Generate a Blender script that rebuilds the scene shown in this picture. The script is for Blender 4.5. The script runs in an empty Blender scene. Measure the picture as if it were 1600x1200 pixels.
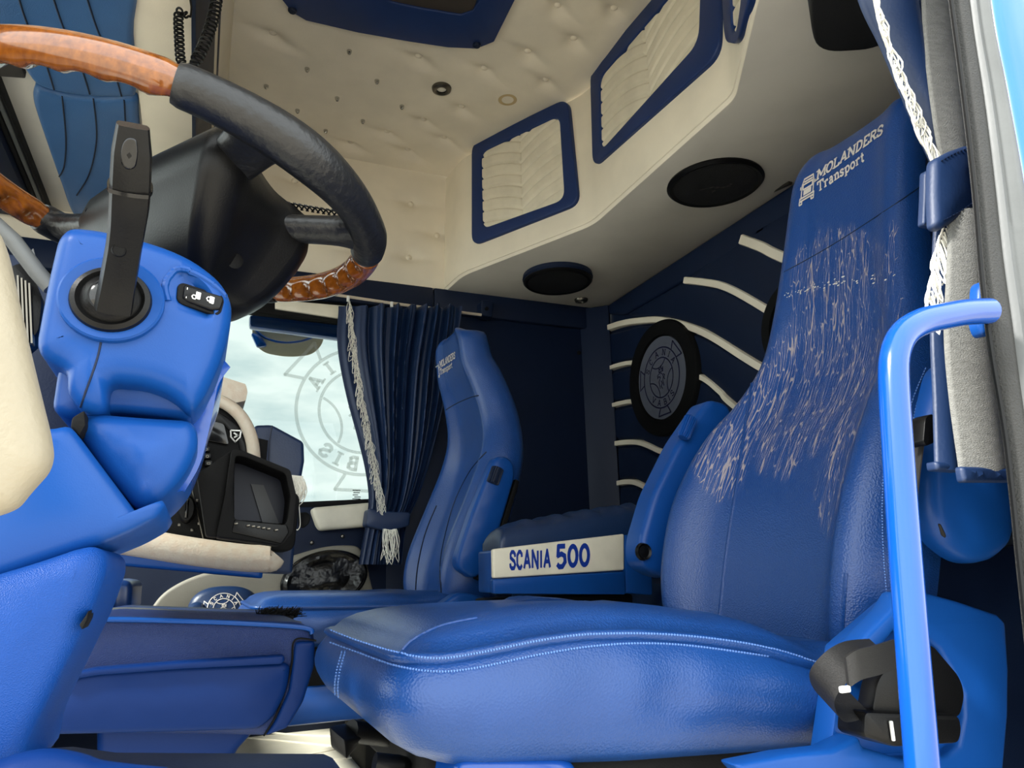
import bpy, bmesh, math, random
import numpy as np
from mathutils import Vector, Matrix
from mathutils.bvhtree import BVHTree
from mathutils.geometry import delaunay_2d_cdt
random.seed(7); rng = np.random.default_rng(7)
scene = bpy.context.scene
COL = scene.collection

# ------------------------------------------------------------------ camera
# cab axes: X rearwards, Y across the cab (driver's door -> passenger door), Z up, metres
FPX = 1150.0
def rad(a): return math.radians(a)
PH, TH, RO = rad(23), rad(14), rad(1.5)
CF = np.array([math.sin(PH)*math.cos(TH), math.cos(PH)*math.cos(TH), math.sin(TH)])
_R0 = np.array([math.cos(PH), -math.sin(PH), 0.0]); _U0 = np.cross(_R0, CF)
CR = _R0*math.cos(RO) - _U0*math.sin(RO); CU = _U0*math.cos(RO) + _R0*math.sin(RO)
CC = np.array([0.0, 0.0, 0.66])
cd = bpy.data.cameras.new('camera'); cam = bpy.data.objects.new('camera', cd); COL.objects.link(cam)
cd.sensor_width = 36.0; cd.lens = FPX/1600*36; cd.clip_start = 0.02
M = Matrix.Identity(4)
for i in range(3):
    M[i][0] = CR[i]; M[i][1] = CU[i]; M[i][2] = -CF[i]; M[i][3] = CC[i]
cam.matrix_world = M
scene.camera = cam

# ------------------------------------------------------------------ light
scene.view_settings.view_transform = 'Standard'
scene.view_settings.look = 'None'
scene.view_settings.gamma = 1.0
scene.view_settings.use_curve_mapping = False
scene.view_settings.exposure = 0.0
w = bpy.data.worlds.new('world'); scene.world = w; w.use_nodes = True
nt = w.node_tree; nt.nodes.clear()
def wn(t): return nt.nodes.new(t)
out = wn('ShaderNodeOutputWorld'); bg = wn('ShaderNodeBackground'); bg.inputs[1].default_value = 4.6
tc = wn('ShaderNodeTexCoord'); mp = wn('ShaderNodeMapping'); mp.inputs['Scale'].default_value = (1.5, 1.5, 5.0)
no = wn('ShaderNodeTexNoise'); no.inputs['Scale'].default_value = 5.0; no.inputs['Detail'].default_value = 7; no.inputs['Roughness'].default_value = .55
cr = wn('ShaderNodeValToRGB')
cr.color_ramp.elements[0].position = .36; cr.color_ramp.elements[0].color = (.66, .74, .75, 1)
cr.color_ramp.elements[1].position = .60; cr.color_ramp.elements[1].color = (.95, .97, .95, 1)
nt.links.new(tc.outputs['Generated'], mp.inputs[0]); nt.links.new(mp.outputs[0], no.inputs[0])
nt.links.new(no.outputs[0], cr.inputs[0]); nt.links.new(cr.outputs[0], bg.inputs[0]); nt.links.new(bg.outputs[0], out.inputs[0])
sd = bpy.data.lights.new('sun', 'SUN'); sun = bpy.data.objects.new('sun', sd); COL.objects.link(sun)
sd.energy = 11.0; sd.angle = rad(9); sd.color = (1, .97, .92)
SUNDIR = Vector((.75, .12, -.62)).normalized()          # hazy high sun ahead of the cab
sun.rotation_euler = SUNDIR.to_track_quat('-Z', 'Y').to_euler()
sun.location = (0, -3, 4)

# ------------------------------------------------------------------ helpers
def ray(px, py): return CF + CR*((px-800)/FPX) - CU*((py-600)/FPX)
def P(px, py, X=None, Y=None, Z=None):
    d = ray(px, py)
    if X is not None: t = (X-CC[0])/d[0]
    elif Y is not None: t = (Y-CC[1])/d[1]
    else: t = (Z-CC[2])/d[2]
    return CC + d*t
def PPl(px, py, o, n):
    d = ray(px, py); o = np.array(o, float); n = np.array(n, float)
    return CC + d*(np.dot(o-CC, n)/np.dot(d, n))
def pp(pts, **k): return [P(a, b, **k) for a, b in pts]
def norm(v):
    v = np.array(v, float); l = np.linalg.norm(v); return v/l if l > 1e-12 else v
def cat(pts, n=8, closed=False):
    """Catmull-Rom through points"""
    p = np.array(pts, float); N = len(p); o = []
    segs = N if closed else N-1
    for i in range(segs):
        if closed: a, b, c, d = p[(i-1) % N], p[i], p[(i+1) % N], p[(i+2) % N]
        else: a, b, c, d = p[max(i-1, 0)], p[i], p[i+1], p[min(i+2, N-1)]
        for k in range(n):
            t = k/n
            o.append(.5*((2*b)+(-a+c)*t+(2*a-5*b+4*c-d)*t*t+(-a+3*b-3*c+d)*t**3))
    if not closed: o.append(p[-1])
    return np.array(o)
def rnd(pts, r, n=5):
    """round the corners of a closed polygon (2D or 3D)"""
    p = [np.array(a, float) for a in pts]; N = len(p); o = []
    rr = r if hasattr(r, '__len__') else [r]*N
    for i in range(N):
        a, b, c = p[i-1], p[i], p[(i+1) % N]
        la, lc = np.linalg.norm(a-b), np.linalg.norm(c-b)
        q = min(rr[i], la*.49, lc*.49)
        if q < 1e-6: o.append(b); continue
        s, e = b+(a-b)/la*q, b+(c-b)/lc*q
        for k in range(n+1):
            t = k/n; o.append((1-t)**2*s+2*t*(1-t)*b+t*t*e)
    return o
def resample(pts, n, closed=False):
    p = np.array(pts, float)
    if closed: p = np.vstack([p, p[:1]])
    d = np.r_[0, np.cumsum(np.linalg.norm(np.diff(p, axis=0), axis=1))]
    t = np.linspace(0, d[-1], n+1 if closed else n)
    q = np.stack([np.interp(t, d, p[:, i]) for i in range(p.shape[1])], 1)
    return q[:-1] if closed else q
def join(*vfs):
    V, Fc = [], []
    for v, f in vfs:
        o = len(V); V.extend([np.array(a, float) for a in v]); Fc.extend([tuple(i+o for i in g) for g in f])
    return V, Fc
def strip(loops, closed=True, cap0=False, cap1=False):
    """skin a list of equal-length loops"""
    n = len(loops[0]); V = [a for l in loops for a in l]; Fc = []
    for i in range(len(loops)-1):
        for j in range(n if closed else n-1):
            a, b = i*n+j, i*n+(j+1) % n
            Fc.append((a, b, b+n, a+n))
    if cap0: Fc.append(tuple(range(n))[::-1])
    if cap1: Fc.append(tuple(range((len(loops)-1)*n, len(loops)*n)))
    return V, Fc
def frame_path(p):
    p = np.array(p, float); N = len(p)
    t = np.gradient(p, axis=0); t = np.array([norm(a) for a in t])
    up = np.array([0, 0, 1.0]) if abs(t[0][2]) < .9 else np.array([0, 1.0, 0])
    n0 = norm(np.cross(t[0], np.cross(up, t[0]))); ns = [n0]
    for i in range(1, N):
        v = ns[-1]-t[i]*np.dot(ns[-1], t[i]); ns.append(norm(v))
    return p, t, np.array(ns)
def tube(path, r, n=10, closed=False, flat=1.0, caps=True, rfun=None):
    p, t, ns = frame_path(path); N = len(p); L = []
    rr = np.full(N, r) if np.isscalar(r) else np.interp(np.linspace(0, 1, N), np.linspace(0, 1, len(r)), r)
    for i in range(N):
        b = np.cross(t[i], ns[i]); l = []
        for k in range(n):
            a = 2*math.pi*k/n; q = rr[i]*(rfun(i/(N-1), a) if rfun else 1)
            l.append(p[i]+ns[i]*math.cos(a)*q+b*math.sin(a)*q*flat)
        L.append(l)
    if closed: L.append(L[0]); return strip(L)
    return strip(L, True, caps, caps)
def box(c, s, R=None):
    v = []
    for x in (-1, 1):
        for y in (-1, 1):
            for z in (-1, 1):
                a = np.array([x*s[0]/2, y*s[1]/2, z*s[2]/2])
                v.append(np.array(c)+(a if R is None else R@a))
    return v, [(0, 1, 3, 2), (4, 6, 7, 5), (0, 4, 5, 1), (2, 3, 7, 6), (0, 2, 6, 4), (1, 5, 7, 3)]
def bevel(vf, w, seg=2, ang=25):
    bm = bmesh.new(); vs = [bm.verts.new(tuple(a)) for a in vf[0]]
    for f in vf[1]:
        try: bm.faces.new([vs[i] for i in f])
        except ValueError: pass
    bmesh.ops.recalc_face_normals(bm, faces=bm.faces)
    es = [e for e in bm.edges if len(e.link_faces) == 2 and e.calc_face_angle(0) > rad(ang)]
    bmesh.ops.bevel(bm, geom=es, offset=w, segments=seg, profile=.5, affect='EDGES', clamp_overlap=True)
    bm.verts.index_update()
    V = [np.array(v.co) for v in bm.verts]; Fc = [tuple(v.index for v in f.verts) for f in bm.faces]
    bm.free(); return V, Fc
def rbox(c, s, b, seg=2, R=None): return bevel(box(c, s, R), b, seg)
def prism(poly, vec, b=0, seg=2, ang=25):
    n = len(poly); vec = np.array(vec, float)
    V = [np.array(a, float) for a in poly]+[np.array(a, float)+vec for a in poly]
    Fc = [tuple(range(n)), tuple(range(2*n-1, n-1, -1))]+[(i, i+n, (i+1) % n+n, (i+1) % n) for i in range(n)]
    return bevel((V, Fc), b, seg, ang) if b else (V, Fc)
def pnorm(poly):
    p = np.array(poly, float); q = np.roll(p, -1, 0); return norm(np.cross(p, q).sum(0))
def pillow(poly, back, edge=.015, dome=.006, n=4, hfun=None, res=15):
    """padded panel: outline in front, edge rounded by `edge`, domed middle, `back` = vector to the back outline;
    hfun(point) -> extra height of the face"""
    p = np.array(poly, float); back = np.array(back, float); nm = pnorm(p)
    if np.dot(nm, back) > 0: nm = -nm                      # nm points to the front
    ext = np.linalg.norm(p.max(0)-p.min(0)); per = np.linalg.norm(np.roll(p, -1, 0)-p, axis=1).sum()
    step = ext/res
    q = [p[0]]                                             # drop near-duplicates, split long edges
    for i in range(1, len(p)+1):
        a, b = q[-1], p[i % len(p)]; d = np.linalg.norm(b-a)
        if d < ext*.004: continue
        k = max(1, int(math.ceil(d/step))); q += [a+(b-a)*j/k for j in range(1, k+1)]
    if np.linalg.norm(q[-1]-q[0]) < ext*.004: q.pop()
    p = np.array(q); N = len(p)
    e1 = norm(p[np.argmax(np.linalg.norm(p-p[0], axis=1))]-p[0]); e1 = norm(e1-nm*np.dot(e1, nm)); e2 = np.cross(nm, e1)
    o = p.mean(0); P2 = np.stack([(p-o)@e1, (p-o)@e2], 1)
    area = .5*np.sum(P2[:, 0]*np.roll(P2[:, 1], -1)-np.roll(P2[:, 0], -1)*P2[:, 1])
    dn = np.roll(P2, -1, 0)-P2; dn /= np.linalg.norm(dn, axis=1)[:, None]; en = np.stack([-dn[:, 1], dn[:, 0]], 1)*(1 if area > 0 else -1)
    vn = en+np.roll(en, 1, 0); vn /= np.maximum(.35, (np.linalg.norm(vn, axis=1)**2/2))[:, None]
    J2 = P2+vn*edge; bad = np.zeros(N, bool)
    for i in range(N):
        a = P2; b = np.roll(P2, -1, 0); ab = b-a; t = np.clip(((J2[i]-a)*ab).sum(1)/np.maximum((ab*ab).sum(1), 1e-12), 0, 1)
        bad[i] = np.sqrt((((a+ab*t[:, None])-J2[i])**2).sum(1).min()) < edge*.96
    if bad.any() and not bad.all():
        good = np.where(~bad)[0]
        for i in np.where(bad)[0]:
            g0 = good[good < i][-1] if (good < i).any() else good[-1]; g1 = good[good > i][0] if (good > i).any() else good[0]
            l0 = (i-g0) % N; l1 = (g1-i) % N; J2[i] = J2[g0]+(J2[g1]-J2[g0])*l0/(l0+l1)
        vn = (J2-P2)/edge
    inw = vn[:, :1]*e1+vn[:, 1:]*e2
    L = [p+back, p-nm*edge]
    for k in range(1, n+1):
        a = math.pi/2*k/n
        L.append(p-nm*edge+inw*edge*(1-math.cos(a))+nm*edge*math.sin(a))
    V, Fc = strip(L, True, True, False); V = list(V); m = len(L)-1
    I2 = np.stack([(L[-1]-o)@e1, (L[-1]-o)@e2], 1)
    def dist(c):
        a = I2; b = np.roll(I2, -1, 0); ab = b-a; t = np.clip(((c-a)*ab).sum(1)/np.maximum((ab*ab).sum(1), 1e-12), 0, 1)
        return np.sqrt((((a+ab*t[:, None])-c)**2).sum(1).min())
    def inside(c):
        x, y = c; a = I2; b = np.roll(I2, -1, 0)
        cr = ((a[:, 1] > y) != (b[:, 1] > y)) & (x < (b[:, 0]-a[:, 0])*(y-a[:, 1])/np.where(b[:, 1] == a[:, 1], 1e-12, b[:, 1]-a[:, 1])+a[:, 0])
        return cr.sum() % 2 == 1
    g = []; gd = []
    x0, y0 = I2.min(0); x1, y1 = I2.max(0)
    for i, xx in enumerate(np.arange(x0, x1, step)):
        for yy in np.arange(y0+(step/2 if i % 2 else 0), y1, step):
            c = np.array([xx, yy])
            if inside(c):
                d = dist(c)
                if d > step*.45: g.append(c); gd.append(d)
    pts = [Vector(c) for c in I2]+[Vector(c) for c in g]
    ov, oe, of, ids, _, _ = delaunay_2d_cdt(pts, [(i, (i+1) % N) for i in range(N)], [], 1, 1e-7)
    dm = max(gd) if gd else 1; idx = {}
    for k, v in enumerate(ov):
        src = [j for j in ids[k] if j < N]
        if src and not hfun: idx[k] = m*N+src[0]; continue
        c = np.array(v); d = 0 if src else dist(c); f = 1-(1-min(1, d/dm))**2
        pt = o+e1*c[0]+e2*c[1]+nm*(edge*0+np.dot(L[-1][0]-o, nm)+dome*f)
        if hfun: pt = pt+nm*hfun(pt)
        if src: V[m*N+src[0]] = pt; idx[k] = m*N+src[0]
        else: idx[k] = len(V); V.append(pt)
    Fc += [tuple(idx[i] for i in f) for f in of]
    return V, Fc
def ringpoly(outer, inner, vec, b=0, seg=2):
    """frame between two outlines of equal count, thickness vec"""
    o = np.array(outer, float); i = np.array(inner, float); vec = np.array(vec, float)
    vf = strip([o, i, i+vec, o+vec, o], True)
    n = len(o); V = vf[0][:4*n]; Fc = [tuple(a % (4*n) for a in f) for f in vf[1]]
    return bevel((V, Fc), b, seg) if b else (V, Fc)
def lathe(prof, o, ax, n=32, sx=1.0, sy=1.0, up=(0, 0, 1)):
    """profile [(r, h)] round axis ax at o"""
    ax = norm(ax); up = np.array(up, float)
    if abs(np.dot(up, ax)) > .95: up = np.array([1.0, 0, 0])
    u = norm(np.cross(up, ax)); v = np.cross(ax, u); o = np.array(o, float); L = []
    for r, h in prof:
        L.append([o+ax*h+u*math.cos(2*math.pi*k/n)*r*sx+v*math.sin(2*math.pi*k/n)*r*sy for k in range(n)])
    return strip(L, True, prof[0][0] > 1e-5, prof[-1][0] > 1e-5)
def surf(fn, nu, nv, thick=None):
    """grid surface fn(u,v); with thick = a vector gives a closed slab"""
    G = [[np.array(fn(i/nu, j/nv), float) for j in range(nv+1)] for i in range(nu+1)]
    V = [a for r in G for a in r]; m = nv+1
    Fc = [(i*m+j, (i+1)*m+j, (i+1)*m+j+1, i*m+j+1) for i in range(nu) for j in range(nv)]
    if thick is not None:
        t = np.array(thick, float); n = len(V); V2 = [a+t for a in V]
        Fc += [tuple(k+n for k in f[::-1]) for f in list(Fc)]
        bd = [j for j in range(m)]+[i*m+nv for i in range(1, nu+1)]+[nu*m+j for j in range(nv-1, -1, -1)]+[i*m for i in range(nu-1, 0, -1)]
        for a, b in zip(bd, bd[1:]+bd[:1]): Fc.append((a, b, b+n, a+n))
        V = V+V2
    return V, Fc
W = {}
def tag(o, label=None, cat_=None, group=None, kind=None):
    if label: o['label'] = label
    if cat_: o['category'] = cat_
    if group: o['group'] = group
    if kind: o['kind'] = kind
    return o
def thing(name, label, cat_, loc, group=None):
    o = bpy.data.objects.new(name, None); COL.objects.link(o); o.empty_display_size = .05
    o.location = tuple(loc); W[o.name] = np.array(loc, float)
    return tag(o, label, cat_, group)
def obj(name, vf, mat, parent=None, smooth=True, ang=38, flip=True, kind=None, label=None):
    V = np.array(vf[0], float)
    if parent is not None: org = W[parent.name]
    else:
        org = (V.min(0)+V.max(0))/2; org[2] = V[:, 2].min()
    me = bpy.data.meshes.new(name); me.from_pydata((V-org).tolist(), [], vf[1]); me.validate()
    if flip:
        bm = bmesh.new(); bm.from_mesh(me); bmesh.ops.remove_doubles(bm, verts=bm.verts, dist=1e-6)
        bmesh.ops.recalc_face_normals(bm, faces=bm.faces); bm.to_mesh(me); bm.free()
    if smooth:
        me.shade_smooth(); me.set_sharp_from_angle(angle=rad(ang))
    me.materials.append(mat)
    o = bpy.data.objects.new(name, me); COL.objects.link(o)
    if parent is not None: o.parent = parent
    else: o.location = tuple(org)
    W[o.name] = org
    if kind: o['kind'] = kind
    if label: o['label'] = label
    return o
def struct(name, vf, mat, parent=None, **k):
    o = obj(name, vf, mat, parent, **k)
    if parent is None: o['kind'] = 'structure'
    return o
def single(name, vf, mat, label, cat_, group=None, **k):
    return tag(obj(name, vf, mat, None, **k), label, cat_, group)
def bvh(*obs):
    V, Fc = [], []
    for o in obs:
        org = W[o.name]; n = len(V)
        V += [Vector(v.co)+Vector(org) for v in o.data.vertices]
        Fc += [tuple(i+n for i in p.vertices) for p in o.data.polygons]
    return BVHTree.FromPolygons(V, Fc)
def hit(tree, px, py, off=.001):
    d = Vector(ray(px, py)).normalized(); h = tree.ray_cast(Vector(CC), d)
    if h[0] is None: return None
    n = h[1] if h[1].dot(d) < 0 else -h[1]
    return np.array(h[0]+n*off)
def onto(tree, vf2, fn, off=.001):
    """lay flat 2D shapes on a surface: fn maps 2D -> picture point, then to the surface"""
    idx = {}; V = []; Fc = []
    for i, a in enumerate(vf2[0]):
        q = hit(tree, *fn(a), off)
        if q is not None: idx[i] = len(V); V.append(q)
    for f in vf2[1]:
        if all(i in idx for i in f): Fc.append(tuple(idx[i] for i in f))
    return V, Fc
def quad(p0, px_, py_):
    """affine map of 2D unit coords to picture points"""
    p0 = np.array(p0, float); a = np.array(px_, float)-p0; b = np.array(py_, float)-p0
    return lambda q: tuple(p0+a*q[0]+b*q[1])

# ---- lettering: stroke glyphs with slab serifs
def ell(cx, cy, rx, ry, a0=0, a1=360, n=18):
    return [(cx+rx*math.cos(rad(a0+(a1-a0)*k/n)), cy+ry*math.sin(rad(a0+(a1-a0)*k/n))) for k in range(n+1)]
G = {
 'M': (1.12, [[(.14, 0), (.14, 1), (.56, .3), (.98, 1), (.98, 0)]], [(.14, 0), (.98, 0), (.06, 1), (1.06, 1)]),
 'O': (.92, [ell(.46, .5, .36, .46)], []), '0': (.86, [ell(.43, .5, .30, .44)], []),
 'L': (.82, [[(.2, 1), (.2, .02), (.74, .02), (.74, .28)]], [(.2, 1), (.16, 0)]),
 'A': (.98, [[(.12, 0), (.49, 1), (.86, 0)], [(.25, .35), (.73, .35)]], [(.12, 0), (.86, 0)]),
 'N': (.98, [[(.16, 0), (.16, 1), (.82, 0), (.82, 1)]], [(.16, 0), (.1, 1), (.82, 1)]),
 'D': (.92, [[(.2, 0), (.2, 1)], [(.08, .97), (.45, .97), (.74, .8), (.8, .5), (.74, .2), (.45, .03), (.08, .03)]], []),
 'E': (.84, [[(.72, .72), (.72, .97), (.08, .97)], [(.2, 1), (.2, 0)], [(.08, .03), (.76, .03), (.76, .28)], [(.2, .52), (.54, .52)]], []),
 'R': (.92, [[(.08, .97), (.5, .97), (.7, .86), (.7, .64), (.5, .5), (.2, .5)], [(.2, 1), (.2, 0)], [(.45, .5), (.8, 0)]], [(.2, 0), (.82, 0)]),
 'S': (.8, [[(.68, .68), (.66, .84), (.5, .97), (.26, .97), (.12, .84), (.13, .65), (.36, .53), (.58, .43), (.69, .24), (.56, .04), (.26, .03), (.1, .15), (.08, .32)]], []),
 'T': (.9, [[(.05, .72), (.05, .97), (.85, .97), (.85, .72)], [(.45, 1), (.45, 0)]], [(.45, 0)]),
 'V': (.94, [[(.1, 1), (.47, .02), (.84, 1)]], [(.1, 1), (.84, 1)]),
 'B': (.88, [[(.08, .97), (.5, .97), (.68, .86), (.66, .62), (.5, .52), (.2, .52)], [(.5, .52), (.76, .4), (.76, .14), (.5, .03), (.08, .03)], [(.2, 0), (.2, 1)]], []),
 'I': (.46, [[(.23, 0), (.23, 1)]], [(.23, 0), (.23, 1)]),
 'C': (.84, [[(.7, .66), (.68, .84), (.52, .97), (.34, .97), (.13, .76), (.13, .24), (.34, .03), (.54, .03), (.72, .2)]], []),
 '5': (.84, [[(.7, .97), (.2, .97), (.16, .54), (.42, .62), (.66, .52), (.7, .25), (.5, .04), (.26, .03), (.1, .16)]], []),
 'r': (.62, [[(.2, 0), (.2, .66)], [(.2, .48), (.32, .64), (.5, .64), (.54, .5)]], [(.2, 0), (.14, .66)]),
 'a': (.72, [[(.14, .52), (.26, .65), (.44, .64), (.52, .5), (.52, .06), (.68, .03)], [(.52, .38), (.26, .36), (.12, .2), (.22, .03), (.38, .03), (.52, .16)]], []),
 'n': (.78, [[(.2, 0), (.2, .66)], [(.2, .48), (.34, .64), (.5, .63), (.6, .5), (.6, 0)]], [(.2, 0), (.6, 0), (.14, .66)]),
 's': (.62, [[(.5, .46), (.48, .58), (.36, .65), (.2, .65), (.1, .55), (.14, .42), (.34, .32), (.5, .22), (.46, .06), (.22, .02), (.09, .1), (.08, .2)]], []),
 'p': (.76, [[(.2, -.3), (.2, .66)], ell(.42, .33, .25, .31)], [(.2, -.3), (.14, .66)]),
 'o': (.74, [ell(.37, .33, .27, .31)], []),
 't': (.58, [[(.26, .95), (.26, .14), (.38, .02), (.54, .08)], [(.06, .64), (.5, .64)]], []),
 ' ': (.4, [], []),
}
def ribbon(pl, wd):
    """flat stroke; sharp corners are butted, gentle bends mitred"""
    p = [np.array(q, float) for q in pl]; runs = [[p[0]]]
    for i in range(1, len(p)):
        runs[-1].append(p[i])
        if i < len(p)-1 and np.dot(norm(p[i]-p[i-1]), norm(p[i+1]-p[i])) < .55: runs.append([p[i]])
    out = []; closed = np.linalg.norm(p[0]-p[-1]) < 1e-6 and len(runs) == 1
    for k, r in enumerate(runs):
        r = [q.copy() for q in r]; s = [norm(r[i+1]-r[i]) for i in range(len(r)-1)]
        if k > 0: r[0] = r[0]-s[0]*wd*.30
        if k < len(runs)-1: r[-1] = r[-1]+s[-1]*wd*.30
        V = []
        for i, q in enumerate(r):
            if 0 < i < len(r)-1: t = norm(s[i-1]+s[i]); m = 1/max(.6, float(np.dot(t, s[i])))
            elif closed: t = norm(s[0]+s[-1]); m = 1/max(.6, float(np.dot(t, s[0])))
            else: t = s[0] if i == 0 else s[-1]; m = 1
            n = np.array([-t[1], t[0]])*wd/2*m; V += [q+n, q-n]
        out.append((V, [(2*i, 2*i+1, 2*i+3, 2*i+2) for i in range(len(r)-1)]))
    return join(*out)
def text2(s, wt=.15, serif=True, shear=0.0, track=0.0):
    x = 0; parts = []
    for ch in s:
        wd, st, se = G[ch]
        for l in st: parts.append(ribbon([(a+x, b) for a, b in l], wt))
        if serif:
            for a, b in se:
                yy = b+wt*.3*(1 if b < .5 else -1)
                parts.append(ribbon([(a+x-wt*1.0, yy), (a+x+wt*1.0, yy)], wt*.65))
        x += wd+track
    V, Fc = join(*parts)
    return [np.array([(v[0]+shear*v[1])/x, v[1]]) for v in V], Fc, x
def arctext(s, r, a_mid, span, h, wt=.15, inside=False):
    """letters along a circle, feet towards the centre (or outward for the lower word)"""
    adv = [G[c][0] for c in s]; tot = sum(adv); x = 0; parts = []
    for ch, wd in zip(s, adv):
        f = (x+wd/2)/tot-.5
        a = rad(a_mid-span*f) if not inside else rad(a_mid+span*f)
        e = np.array([math.cos(a), math.sin(a)]); tx = np.array([e[1], -e[0]]) if not inside else np.array([-e[1], e[0]])
        up = e if not inside else -e
        base = e*r if not inside else e*(r+h)
        sub = [ribbon(l, wt) for l in G[ch][1]]+[ribbon([(q[0]-wt, q[1]+(.04 if q[1] < .5 else -.04)), (q[0]+wt, q[1]+(.04 if q[1] < .5 else -.04))], wt*.6) for q in G[ch][2]]
        if sub:
            V, Fc = join(*sub); parts.append(([base+tx*(v[0]-wd/2)*h+up*v[1]*h for v in V], Fc))
        x += wd
    return join(*parts)
def circ2(r, n=64, c=(0, 0)): return [(c[0]+r*math.cos(2*math.pi*k/n), c[1]+r*math.sin(2*math.pi*k/n)) for k in range(n+1)]
def emblem2(wt=.17):
    """ring emblem with three pedal tabs, a word above and a word below, crest in the middle (outer ring radius 1)"""
    o = [ribbon(circ2(1.0), .05), ribbon(circ2(.66), .045)]
    o.append(arctext('SCANIA', .735, 90, 150, .2, wt)); o.append(arctext('VABIS', .735, 270, 100, .2, wt, True))
    for a in (38, 172, 272):
        e = np.array([math.cos(rad(a)), math.sin(rad(a))]); t = np.array([-e[1], e[0]])
        o.append(ribbon([e*1.0+t*.2, e*1.24+t*.34, e*1.24-t*.34, e*1.0-t*.2], .05))
    for a in (100, 222, 340):
        e = np.array([math.cos(rad(a)), math.sin(rad(a))])*.88
        arc = [q for q in circ2(.52, 72, e) if math.hypot(*q) < .665]
        th = [math.atan2(q[1]-e[1], q[0]-e[0]) for q in arc]
        base = math.atan2(-e[1], -e[0]); th2 = sorted(((t-base+math.pi) % (2*math.pi))-math.pi for t in th)
        o.append(ribbon([(e[0]+.52*math.cos(base+t), e[1]+.52*math.sin(base+t)) for t in th2], .04))
    for l in ([(-.1, -.36), (-.14, -.12), (-.04, .02), (-.15, .06), (-.2, .0), (-.2, .1), (-.06, .17), (.05, .13), (.12, .02), (.08, -.12), (.12, -.3)],
              [(-.12, .2), (-.1, .36), (-.04, .24), (.02, .4), (.06, .24), (.13, .34), (.12, .2), (-.12, .2)],
              [(-.02, -.1), (.04, -.2), (-.04, -.28), (.03, -.38)], [(-.06, .09), (-.03, .1)], [(.12, .1), (.2, .05), (.15, -.04), (.2, -.1)]):
        o.append(ribbon(l, .035))
    return join(*o)
def on_plane(vf2, c, u, v, s):
    c = np.array(c, float); u = norm(u)*s; v = norm(v)*s
    return [c+u*a[0]+v*a[1] for a in vf2[0]], vf2[1]
def fringe(path, down, n, ln, th=.0012, jit=.35, spread=(0, 0, 0), loops=True, wd=.16):
    """thread loops hanging from a path"""
    q = resample(path, n); parts = []; down = norm(down); sp = np.array(spread, float)
    for i, a in enumerate(q):
        L = ln*(1-jit*random.random()); side = norm(np.cross(down, norm(q[min(i+1, n-1)]-q[max(i-1, 0)])+1e-6))
        al = norm(np.cross(side, down))
        j = sp*(random.random()-.5)*2; w_ = L*wd*(0.6+random.random())
        tip = a+down*L+j+al*(random.random()-.5)*L*.35
        if loops:
            pa = cat([a-al*w_*.3, a+down*L*.5-al*w_+j*.5, tip, a+down*L*.5+al*w_+j*.5+side*w_*.4, a+al*w_*.3], 3)
        else: pa = cat([a, a+down*L*.5+j*.6, tip], 3)
        parts.append(tube(pa, th, 4))
    return join(*parts)

# ------------------------------------------------------------------ materials
def s2l(c): return tuple((x/255/12.92 if x/255 <= .04045 else ((x/255+.055)/1.055)**2.4) for x in c)+(1,)
def mat(name, rgb, rough=.5, bump=0, bscale=400, var=0, vscale=6, metal=0, spec=.5, coat=0, coatr=.1, kind='noise', stretch=None, col2=None, dist=.002):
    m = bpy.data.materials.new(name); m.use_nodes = True; t = m.node_tree; b = t.nodes['Principled BSDF']
    b.inputs['Base Color'].default_value = s2l(rgb); b.inputs['Roughness'].default_value = rough; b.inputs['Metallic'].default_value = metal
    b.inputs['Specular IOR Level'].default_value = spec; b.inputs['Coat Weight'].default_value = coat; b.inputs['Coat Roughness'].default_value = coatr
    tc = t.nodes.new('ShaderNodeTexCoord'); vec = tc.outputs['Object']
    if stretch:
        mp = t.nodes.new('ShaderNodeMapping'); mp.inputs['Scale'].default_value = stretch; t.links.new(vec, mp.inputs[0]); vec = mp.outputs[0]
    if var or col2:
        n = t.nodes.new('ShaderNodeTexNoise'); n.inputs['Scale'].default_value = vscale; n.inputs['Detail'].default_value = 5; t.links.new(vec, n.inputs[0])
        mx = t.nodes.new('ShaderNodeMix'); mx.data_type = 'RGBA'
        c1 = s2l(rgb); c2 = s2l(col2) if col2 else tuple(x*(1-var) for x in c1[:3])+(1,)
        mx.inputs[6].default_value = c1; mx.inputs[7].default_value = c2
        rp = t.nodes.new('ShaderNodeMapRange'); rp.inputs[1].default_value = .4; rp.inputs[2].default_value = .65
        t.links.new(n.outputs[0], rp.inputs[0]); t.links.new(rp.outputs[0], mx.inputs[0]); t.links.new(mx.outputs[2], b.inputs['Base Color'])
        r2 = t.nodes.new('ShaderNodeMapRange'); r2.inputs[3].default_value = max(.02, rough-.07); r2.inputs[4].default_value = rough+.08
        t.links.new(n.outputs[0], r2.inputs[0]); t.links.new(r2.outputs[0], b.inputs['Roughness'])
    if bump:
        if kind == 'voronoi':
            n = t.nodes.new('ShaderNodeTexVoronoi'); n.inputs['Scale'].default_value = bscale
        else:
            n = t.nodes.new('ShaderNodeTexNoise'); n.inputs['Scale'].default_value = bscale; n.inputs['Detail'].default_value = 3
        t.links.new(vec, n.inputs[0]); bp = t.nodes.new('ShaderNodeBump'); bp.inputs['Strength'].default_value = bump; bp.inputs['Distance'].default_value = dist
        t.links.new(n.outputs[0], bp.inputs['Height']); t.links.new(bp.outputs[0], b.inputs['Normal'])
    return m
BLUE = (38, 84, 172)
m_leather = mat('blue_leather', (20, 62, 124), .33, .25, 420, .12, 9, kind='voronoi', spec=.38, coat=.18, coatr=.3)
m_leather_lit = mat('lit_blue_leather', (54, 98, 150), .45, .15, 400, .08, 6, kind='voronoi')  # blue leather lightened to stand for light reaching the overhead pads
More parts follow.
